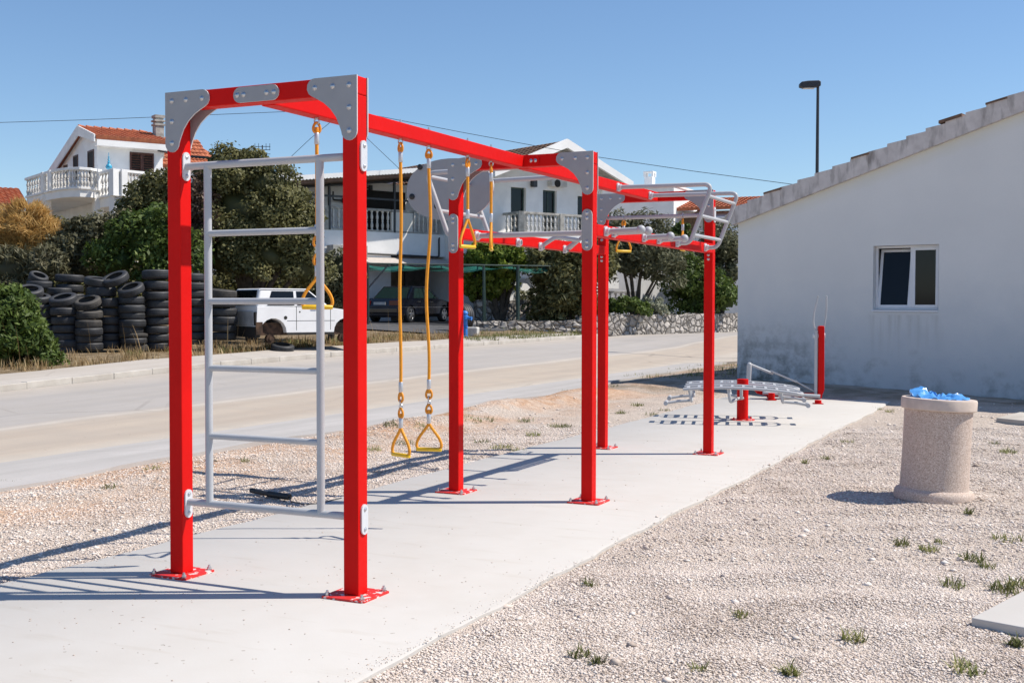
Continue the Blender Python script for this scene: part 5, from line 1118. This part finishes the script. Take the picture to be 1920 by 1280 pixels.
# ------------------------------------------------------------------ vegetation
def unit(n_):
    d_ = rng.normal(size=(n_, 3)); return d_/np.linalg.norm(d_, axis=1)[:, None]
def leaf_cloud(blobs, n, size, aspect=1.8, clump=.17, cl_area=.10, core=.58, up=.25, out=.45, flat=1.0, trunkish=None, radial=0.0):
    V, Q, S = [], [], []; off = 0
    vol = np.array([(b[3]*b[4]*b[5])**(2/3) for b in blobs]); share = vol/vol.sum()
    for b, sh in zip(blobs, share):
        c = np.array(b[:3]); r = np.array(b[3:6]); nl = int(n*sh)
        area = 4*math.pi*np.mean(r)**2; k = max(8, int(area/cl_area))
        d_ = unit(k); d_[:, 2] = np.where(d_[:, 2] < -.55, -d_[:, 2], d_[:, 2])
        ph = rng.uniform(0, 6, 3); lump = 1+.16*np.sin(3.1*d_[:, 0]+ph[0])*np.sin(3.7*d_[:, 1]+ph[1])+.12*np.sin(6.3*d_[:, 2]+5*d_[:, 0]+ph[2])
        rad = rng.uniform(.70, 1.03, k)*lump; cc = c+d_*r*rad[:, None]; cs = rng.uniform(.0, 1., k); csz = rng.uniform(.6, 1.35, k)
        ci = rng.integers(0, k, nl); dl = unit(nl)+.55*d_[ci]; dl /= np.linalg.norm(dl, axis=1)[:, None]
        P = cc[ci]+dl*((clump*csz[ci])*rng.uniform(.55, 1.08, nl))[:, None]*np.array([1, 1, .85])
        nrm = out*(d_[ci]*.4+dl)+unit(nl)*.7+np.array([0, 0, up]); nrm /= np.linalg.norm(nrm, axis=1)[:, None]
        t = unit(nl)
        if radial > 0: t = (1-radial)*t+radial*(d_[ci]+np.array([0, 0, .6])); 
        t = t-nrm*np.sum(t*nrm, 1)[:, None]; t /= np.linalg.norm(t, axis=1)[:, None]+1e-9; bt = np.cross(nrm, t)
        s_ = size*rng.uniform(.6, 1.35, nl); a_ = (s_*aspect)[:, None]*t; w_ = s_[:, None]*bt*.5
        q_ = np.stack([P-a_*.5, P+w_, P+a_*.5, P-w_], 1).reshape(-1, 3); V.append(q_); Q.append(np.arange(off, off+4*nl).reshape(-1, 4)); off += 4*nl
        S.append(np.clip(.45*cs[ci]+.55*rng.uniform(0, 1, nl), 0, 1))
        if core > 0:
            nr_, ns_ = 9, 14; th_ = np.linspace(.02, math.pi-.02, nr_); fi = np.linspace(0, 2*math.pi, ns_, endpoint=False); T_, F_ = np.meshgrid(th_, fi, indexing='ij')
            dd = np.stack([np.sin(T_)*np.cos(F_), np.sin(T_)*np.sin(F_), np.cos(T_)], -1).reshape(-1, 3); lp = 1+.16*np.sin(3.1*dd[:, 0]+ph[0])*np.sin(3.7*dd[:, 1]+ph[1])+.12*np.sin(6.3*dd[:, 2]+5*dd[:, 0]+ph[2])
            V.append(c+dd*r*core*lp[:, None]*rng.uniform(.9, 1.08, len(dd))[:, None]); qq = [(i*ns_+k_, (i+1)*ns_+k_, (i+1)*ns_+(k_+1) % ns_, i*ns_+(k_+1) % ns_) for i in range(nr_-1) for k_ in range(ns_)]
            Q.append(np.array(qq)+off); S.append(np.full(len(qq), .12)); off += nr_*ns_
    return np.concatenate(V), np.concatenate(Q), np.concatenate(S)
def px_blobs(lst, Y, dr=.8):   # (px, py, half-width px, half-height px[, dY]) -> world ellipsoids
    o = []
    for it in lst:
        x, y, rx, ry = it[:4]; yy = Y+(it[4] if len(it) > 4 else 0); c = atY(x, y, yy); k = yy/F; o.append((c[0], c[1], c[2], rx*k, max(.25, min(rx, ry)*k*dr), ry*k))
    return o
def plant(name, label, cat, lst, Y, mat, n, size, base=None, trunk=True, group=None, dr=.9, **kw):
    bl = px_blobs(lst, Y, dr); bx, by = base if base else (np.mean([l[0] for l in lst]), 0); B0 = atY(bx, 600, Y); gz0 = ground_z(B0)-.05
    r = thing(name, label, cat, (B0[0], B0[1], gz0), 0, group); o = np.array([B0[0], B0[1], gz0]); bl = [(b[0]-o[0], b[1]-o[1], b[2]-o[2], b[3], b[4], b[5]) for b in bl]
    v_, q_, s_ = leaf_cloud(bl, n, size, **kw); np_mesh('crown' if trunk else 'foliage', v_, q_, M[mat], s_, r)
    if trunk:
        t = MB()
        for b in bl:
            e = np.array(b[:3]); k_ = random.uniform(.25, .5); midp = np.array([e[0]*k_+random.uniform(-.1, .1), e[1]*k_, e[2]*.5]); rr = trunk if isinstance(trunk, float) else .07
            t.tube([(random.uniform(-.05, .05), 0, 0), tuple(midp), tuple(e)], [rr, rr*.7, rr*.3], 8)
        t.build('trunk', M['bark'], r, smooth=60)
    return r
plant('green_bush', 'dense bright green bush at the left edge beside the leaning tyre stack', 'bush', [(-35, 640, 70, 62), (22, 634, 56, 56), (72, 658, 30, 30), (5, 585, 48, 44), (42, 612, 34, 34), (-10, 672, 70, 26), (88, 678, 22, 18)], 23.6, 'leaf_green', 15000, .052, base=(10, 690), clump=0.2, cl_area=0.07, aspect=2.6, dr=1.1, radial=.45)
plant('golden_bush', 'dry golden broom bush glowing in the sun below the far left house', 'bush', [(48, 425, 48, 40), (20, 452, 40, 40), (78, 455, 34, 36), (50, 470, 50, 34)], 31, 'leaf_dry', 20000, .017, base=(50, 560), clump=0.22, cl_area=0.1, core=0.5, aspect=18, radial=.85, out=.1)
plant('dry_shrub', 'grey straw-coloured shrub between the golden bush and the tyres', 'shrub', [(20, 505, 50, 32), (75, 500, 42, 30), (30, 540, 46, 24), (-20, 530, 40, 40)], 29.5, 'leaf_grey', 5500, .04, base=(40, 560), clump=0.2, cl_area=0.1, core=.66, aspect=5, radial=.6)
plant('olive_shrub', 'grey-green shrub in front of the curved balcony', 'shrub', [(150, 446, 42, 36), (130, 485, 46, 42), (195, 458, 40, 42), (200, 432, 28, 22), (170, 505, 70, 34), (226, 422, 18, 20)], 31, 'leaf_grey', 13000, .065, base=(160, 560), clump=0.27, cl_area=0.14, aspect=2.0)
plant('evergreen_bush', 'dark rounded evergreen in front of the left house balcony', 'bush', [(282, 388, 38, 40), (254, 405, 26, 32), (306, 356, 24, 30), (322, 392, 36, 48), (290, 424, 54, 28)], 32, 'leaf_dark', 11000, .07, base=(280, 560), clump=0.3, cl_area=0.18, aspect=1.8)
plant('green_bush', 'mid green bush right behind the tall tyre stacks', 'bush', [(260, 455, 48, 46), (300, 440, 40, 50), (220, 490, 50, 34), (300, 500, 50, 40), (340, 480, 40, 50)], 30, 'leaf_green', 11000, .065, base=(280, 560), clump=0.26, cl_area=0.13, aspect=2.0)
plant('reddish_shrub', 'reddish-brown leaved shrub left of the front ladder', 'shrub', [(372, 385, 26, 46), (385, 430, 28, 40), (366, 460, 26, 40)], 31.5, 'leaf_purple', 5000, .06, base=(375, 560), clump=0.22, cl_area=0.1, aspect=2.0)
plant('evergreen_tree', 'big dense dark evergreen seen through the front silver ladder', 'tree', [(430, 335, 50, 40), (472, 312, 26, 26), (420, 305, 18, 20), (500, 345, 44, 40), (450, 400, 76, 62), (530, 405, 50, 54), (560, 440, 34, 52), (430, 470, 62, 62), (500, 480, 70, 60), (565, 500, 36, 46), (395, 380, 24, 60)], 32, 'leaf_dark', 56000, .060, base=(470, 620), trunk=.12, clump=0.34, cl_area=0.22, aspect=1.7, dr=.95, core=.62)
plant('olive_shrub', 'loose olive-green shrub behind the white wreck and front right post', 'shrub', [(610, 520, 26, 36), (640, 500, 26, 30), (600, 560, 30, 30), (650, 550, 34, 44)], 33, 'leaf_olive', 5000, .055, base=(620, 620), clump=0.22, cl_area=0.12, core=.6, aspect=2.4)
plant('climbing_vine', 'light green climbing vine hanging over the pergola post', 'vine', [(905, 480, 24, 24), (935, 500, 32, 40), (955, 478, 26, 22), (888, 515, 20, 50), (946, 532, 22, 24), (922, 525, 16, 40), (975, 500, 20, 16), (905, 550, 24, 16)], 47.4, 'leaf_vine', 10000, .11, base=(940, 600), trunk=.10, clump=.22, cl_area=.12, core=0, aspect=1.5)
plant('dark_hedge', 'dark shaded shrubbery beneath the vine behind the pergola', 'hedge', [(885, 530, 26, 50), (912, 545, 26, 34), (945, 552, 26, 20), (930, 500, 30, 40), (1000, 558, 20, 8), (980, 490, 20, 24)], 48.9, 'leaf_dark', 6000, .09, base=(930, 600), trunk=.05, clump=.2, cl_area=.12, aspect=1.8)
plant('evergreen_tree', 'dark drooping evergreen beside the middle right post', 'tree', [(1035, 500, 36, 40), (1070, 510, 40, 46), (1050, 550, 40, 44), (1085, 560, 34, 46), (1040, 590, 40, 26), (1015, 540, 14, 30), (1120, 500, 30, 46)], 46.8, 'leaf_dark', 13000, .095, base=(1055, 622), trunk=.12, clump=0.36, cl_area=0.26, aspect=2.4)
plant('olive_tree', 'silvery olive tree with thin crooked trunk behind the stone wall', 'tree', [(1160, 460, 36, 40), (1205, 475, 46, 42), (1245, 490, 34, 34), (1180, 505, 50, 24), (1235, 520, 30, 16), (1170, 425, 26, 16), (1215, 430, 30, 22)], 49, 'leaf_olive', 13000, .065, base=(1192, 600), trunk=.09, clump=0.4, cl_area=0.26, core=.42, aspect=3.4)
plant('dark_bush', 'big dark green bush against the corner of the store building', 'bush', [(1285, 530, 38, 46), (1330, 545, 40, 44), (1300, 570, 50, 26), (1270, 490, 20, 24), (1360, 560, 30, 30)], 51.5, 'leaf_green', 9000, .085, base=(1310, 620), trunk=.1, clump=0.36, cl_area=0.26, aspect=1.8, core=.6)
plant('olive_tree', 'taller olive tree between the rearmost post and the store building', 'tree', [(1345, 470, 36, 36), (1370, 500, 30, 40), (1320, 490, 28, 30), (1365, 445, 24, 22), (1350, 530, 30, 20)], 53, 'leaf_olive', 9000, .07, base=(1350, 620), trunk=.1, clump=0.4, cl_area=0.26, core=.35, aspect=3.4)
plant('low_bush', 'low green bushes topping the rubble wall', 'bush', [(1150, 578, 22, 14), (1180, 576, 24, 16), (1205, 580, 14, 12), (1120, 582, 20, 14)], 47.2, 'leaf_green', 4000, .075, base=(1170, 600), trunk=.03, clump=.18, cl_area=.1)
plant('silver_bush', 'pale silvery bush on top of the rubble wall', 'bush', [(1222, 575, 20, 16), (1240, 582, 12, 10)], 48.2, 'leaf_silver', 2200, .06, base=(1225, 600), trunk=.03, clump=.14, cl_area=.07)
plant('potted_shrub', 'small round dark shrub in front of the far white house wall', 'shrub', [(1276, 434, 17, 14), (1262, 440, 10, 12)], 57, 'leaf_green', 1500, .09, base=(1274, 600), trunk=.04, clump=.18, cl_area=.12)
plant('flowering_shrub', 'white-flecked shrub low behind the dark stone wall', 'shrub', [(958, 552, 14, 16), (980, 560, 12, 10)], 49.0, 'leaf_silver', 700, .07, base=(960, 600), trunk=.03, clump=.2, cl_area=.12, core=0)
# scrub mass hiding the hillside behind
def mass(name, lst, Y, mat, n, size):
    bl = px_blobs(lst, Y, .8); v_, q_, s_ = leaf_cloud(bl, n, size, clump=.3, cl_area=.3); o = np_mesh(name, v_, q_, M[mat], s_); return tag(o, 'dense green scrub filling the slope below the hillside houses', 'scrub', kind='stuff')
mass('undergrowth', [(60, 560, 120, 50), (200, 545, 120, 50), (330, 560, 120, 60), (470, 570, 110, 60), (590, 580, 60, 40), (10, 470, 60, 60), (120, 480, 80, 60)], 34, 'leaf_dark', 14000, .09)

# ------------------------------------------------------------------ grass, weeds and loose gravel
def blades(pts, hgt, wid, mat, name, lean=.5, label=None, cat=None, shade=None):
    n_ = len(pts); P = np.asarray(pts, float); az = rng.uniform(0, 2*math.pi, n_); d_ = np.stack([np.cos(az), np.sin(az), np.zeros(n_)], 1); h = hgt*rng.uniform(.4, 1.3, n_); ln = (rng.uniform(.1, 1., n_) if lean < 1 else rng.uniform(.45, 1., n_))*min(lean, .985)
    tip = P+np.stack([d_[:, 0]*h*ln, d_[:, 1]*h*ln, h*np.sqrt(np.maximum(.05, 1-ln**2))], 1); midp = P+.55*(tip-P)+np.array([0, 0, 1.])*h[:, None]*.10; sd = np.stack([-d_[:, 1], d_[:, 0], np.zeros(n_)], 1)*(wid*rng.uniform(.6, 1.3, n_))[:, None]
    V = np.stack([P-sd, P+sd, midp+sd*.7, midp-sd*.7, tip], 1).reshape(-1, 3); b_ = np.arange(n_)[:, None]*5
    Q = np.concatenate([b_+np.array([0, 1, 2, 3]), b_+np.array([3, 2, 4, 4])]); Q2 = b_+np.array([[3, 2, 4]])
    s_ = rng.uniform(0, 1, n_) if shade is None else shade
    # quads for the lower part, degenerate-free triangles merged as narrow quads for the tip
    tipl = tip-sd*.06; V = np.stack([P-sd, P+sd, midp+sd*.7, midp-sd*.7, tip+sd*.06, tipl], 1).reshape(-1, 3); b_ = np.arange(n_)[:, None]*6; Q = np.concatenate([b_+np.array([0, 1, 2, 3]), b_+np.array([3, 2, 4, 5])])
    o = np_mesh(name, V, Q, M[mat], np.concatenate([s_, s_])); return tag(o, label, cat, kind='stuff')
def verge_pts(n_, u0, u1, v0, v1, thr=0., f1=1.3, f2=1.9):
    u = rng.uniform(u0, u1, n_); v = rng.uniform(v0, v1, n_); k_ = np.sin(u*f1+1.2*np.sin(v*2.1))*np.sin(v*f2+1.3*np.sin(u*.9))+.5*np.sin(u*4.1+v*3.); m_ = k_ > thr; u, v = u[m_], v[m_]; z = H(u, v)-.04
    return np.stack([X0+u*SYW+v*CYW, Y0+u*CYW-v*SYW, z], 1)
blades(np.concatenate([verge_pts(9000, -6, 30, -14.9, -13.85, -.3), verge_pts(7000, -6, 30, -16.6, -14.8, -.1)]), .20, .007, 'grass_dry', 'dry_grass', .8, 'dry straw-coloured grass and litter along the far pavement', 'grass')
blades(np.concatenate([verge_pts(2600, 0, 30, -15.6, -13.9, .75), verge_pts(2600, 14, 24, -15.6, -14.2, .2), verge_pts(1500, 24, 36, -16, -13.9, .2), verge_pts(5000, 27, 50, -13.9, -12.75, -.2)]), .17, .009, 'grass_green', 'grass', .8, 'green and yellow weeds along the far verge', 'grass')
blades(np.concatenate([verge_pts(260, 6, 26, -16, -14.1, .2)]), .75, .006, 'grass_dry', 'dry_stalks', .45, 'tall dry stalks standing in front of the tyres and the wreck', 'weeds')
blades(np.concatenate([verge_pts(900, 19, 31, -5.6, -4.4, .5), verge_pts(1500, 18.6, 31, -4.4, -2.9, -.4)]), .10, .006, 'grass_green', 'grass', .8, 'grass tufts in the shade at the corner of the store building', 'grass')
WD = [(208, 920, 26), (285, 884, 22), (18, 908, 26), (398, 872, 16), (460, 872, 14), (1105, 1101, 15), (1390, 1156, 20), (1600, 1197, 34), (1480, 1262, 24), (1310, 1262, 16), (1812, 1258, 44), (1088, 1229, 30), (1120, 1246, 18), (1690, 1022, 30), (1740, 1034, 24), (1790, 1098, 34), (1822, 1050, 30), (1850, 1062, 20), (1888, 1012, 40), (1886, 1108, 46), (1905, 1095, 30), (1905, 1208, 20), (1762, 1020, 18), (1890, 848, 24), (1866, 833, 14), (1590, 830, 20), (1548, 860, 12), (1816, 962, 10), (1510, 868, 10), (1645, 768, 16), (1668, 772, 12), (880, 795, 40), (915, 792, 26), (945, 842, 44), (905, 830, 26), (975, 848, 20), (760, 832, 34), (735, 812, 26), (1060, 800, 26), (1000, 815, 22), (1040, 800, 20), (1222, 778, 20), (1245, 770, 16), (1150, 730, 14), (790, 810, 30), (1165, 775, 20), (1195, 760, 20), (985, 790, 26), (700, 845, 24), (1055, 735, 14)]
wp_, ws = [], []
for x, y, w_ in WD:
    c = atz(x, y, -.03); k_ = int((26+w_*1.8)*rng.uniform(.5, 1.3)); rr = w_*c[1]/F*.55; ang_ = rng.uniform(0, 6.28, k_); rad_ = rr*np.sqrt(rng.uniform(0, 1, k_)); gx, gy = c[0]+rad_*np.cos(ang_)*1.2, c[1]+rad_*np.sin(ang_)*1.6
    g = rng.uniform(.1, .9)
    for a_, b_ in zip(gx, gy): u_, v_ = uv((a_, b_)); wp_.append((a_, b_, float(H(u_, v_))-.035+float(mound(np.float64(u_), np.float64(v_))))); ws.append(np.clip(g+rng.normal()*.25, 0, 1))
blades(wp_, .065, .0042, 'grass_green', 'weeds', 1.0, 'small weed tufts scattered over the gravel', 'weeds', np.array(ws))
# loose stones
def stones(n_, Ya, Yb, smin, smax, power=1.0):
    Y = Ya+(Yb-Ya)*rng.uniform(0, 1, n_)**power; X = rng.uniform(-.47, .47, n_)*Y; u = (X-X0)*SYW+(Y-Y0)*CYW; v = (X-X0)*CYW-(Y-Y0)*SYW
    on = (v > -2.06) & (v < .75) & (u < 15.4); okr = v > -5.0; dist = np.minimum(v+2.06, .75-v); keep = okr & (~on | (rng.uniform(0, 1, n_) < .004+.35*np.exp(-np.maximum(dist, 0)/.035))); X, Y, u, v, on = X[keep], Y[keep], u[keep], v[keep], on[keep]; n_ = len(X)
    nzs = .012*np.sin(u*3.1+2*np.sin(v*1.7))*np.sin(v*2.9+1.4*np.sin(u*2.3))+.007*np.sin(u*7.7+v*3.3)*np.sin(v*8.1-u*2.2); am = sstep(-5.3, -4.6, v)*(1-sstep(-2.25, -2.05, v)*sstep(.95, .75, v)*sstep(15.6, 15.3, u)); z = H(u, v)-.03+nzs*am+mound(u, v); z = np.where(on, .0, z)
    base = np.array([[1, 0, 0], [-1, 0, 0], [0, 1, 0], [0, -1, 0], [0, 0, 1], [0, 0, -1]], float); s_ = np.where(on, .6, 1.)*rng.uniform(smin, smax, n_)*rng.choice([1, 1, 1, 1.5], n_)
    B = base[None]*(1+rng.uniform(-.35, .35, (n_, 6, 1)))+rng.normal(size=(n_, 6, 3))*.16; B[:, :, 2] *= .52; ca, sa = np.cos(rng.uniform(0, 6.28, n_)), np.sin(rng.uniform(0, 6.28, n_)); nn = np.sqrt(ca**2+sa**2); ca, sa = ca/nn, sa/nn
    x2 = B[:, :, 0]*ca[:, None]-B[:, :, 1]*sa[:, None]; y2 = B[:, :, 0]*sa[:, None]+B[:, :, 1]*ca[:, None]
    V = np.stack([X[:, None]+x2*s_[:, None], Y[:, None]+y2*s_[:, None], (z+s_*.12)[:, None]+B[:, :, 2]*s_[:, None]], -1).reshape(-1, 3)
    f = np.array([[0, 2, 4], [2, 1, 4], [1, 3, 4], [3, 0, 4], [2, 0, 5], [1, 2, 5], [3, 1, 5], [0, 3, 5]]); T_ = (np.arange(n_)[:, None, None]*6+f[None]).reshape(-1, 3)
    so = ((v < -3.4) & (v > -5)).astype(float)*(rng.uniform(0, 1, n_) < .5); sh = np.clip(rng.uniform(0, .92, n_)*(1-so)+so*rng.uniform(.93, 1., n_), 0, 1); pt = np.sin(u*1.7+1.9*np.sin(v*1.3))*np.sin(v*2.2+1.2*np.sin(u*1.1))+.6*np.sin(u*5.1+2*np.sin(v*4.3)); sh = np.where(so > 0, sh, np.clip(sh+.16*pt, 0, .92)); sh = np.where(on & (dist[keep] > .15), .05, sh); return V, T_, np.repeat(sh, 8)
A1 = stones(170000, 3.6, 7.5, .0040, .0085, .9); A2 = stones(110000, 7.5, 16, .006, .012, .8); A3 = stones(1200, 5, 20, .012, .026, .8)
V = []; T_ = []; S_ = []; off = 0
for v_, t_, s_ in (A1, A2, A3): V.append(v_); T_.append(t_+off); S_.append(s_); off += len(v_)
tag(np_mesh('gravel', np.concatenate(V), np.concatenate(T_), M['stone'], np.concatenate(S_)), 'loose pinkish-beige gravel stones on both sides of the slab', 'gravel', kind='stuff')
# ------------------------------------------------------------------ camera, sun and sky
cam = bpy.data.cameras.new('camera'); co_ = bpy.data.objects.new('camera', cam); COL.objects.link(co_)
cam.sensor_width = 36.; cam.sensor_fit = 'HORIZONTAL'; cam.lens = F/1920*36.; cam.clip_start = .05; cam.clip_end = 6000
co_.matrix_world = Matrix.Translation((0, 0, CH)) @ (Matrix.Rotation(math.pi/2-PITCH, 4, 'X') @ Matrix.Rotation(ROLL, 4, 'Z'))
SC.camera = co_
EL = math.radians(53.0); AZ = math.radians(88.3)      # azimuth from +Y towards +X
sd = Vector((math.sin(AZ)*math.cos(EL), math.cos(AZ)*math.cos(EL), math.sin(EL)))
sl = bpy.data.lights.new('sun', 'SUN'); sl.energy = 4.75; sl.angle = math.radians(.53); sl.color = (1., .93, .83)
so = bpy.data.objects.new('sun', sl); COL.objects.link(so); so.rotation_euler = sd.to_track_quat('Z', 'Y').to_euler(); so.location = (10, 0, 20)
w = bpy.data.worlds.new('World'); SC.world = w; w.use_nodes = True; nt = w.node_tree; bg_ = nt.nodes['Background']
sk = nt.nodes.new('ShaderNodeTexSky'); sk.sky_type = 'NISHITA'; sk.sun_disc = False; sk.sun_elevation = EL; sk.sun_rotation = AZ; sk.altitude = 0; sk.air_density = 1.0; sk.dust_density = 0.; sk.ozone_density = 6.0
nt.links.new(sk.outputs[0], bg_.inputs[0]); bg_.inputs[1].default_value = .112
SC.view_settings.view_transform = 'Standard'; SC.view_settings.look = 'None'; SC.view_settings.exposure = .25; SC.view_settings.gamma = 1
SC.cycles.max_bounces = 8; SC.cycles.diffuse_bounces = 4; SC.cycles.transparent_max_bounces = 8
try: SC.cycles.use_denoising = True
except Exception: pass
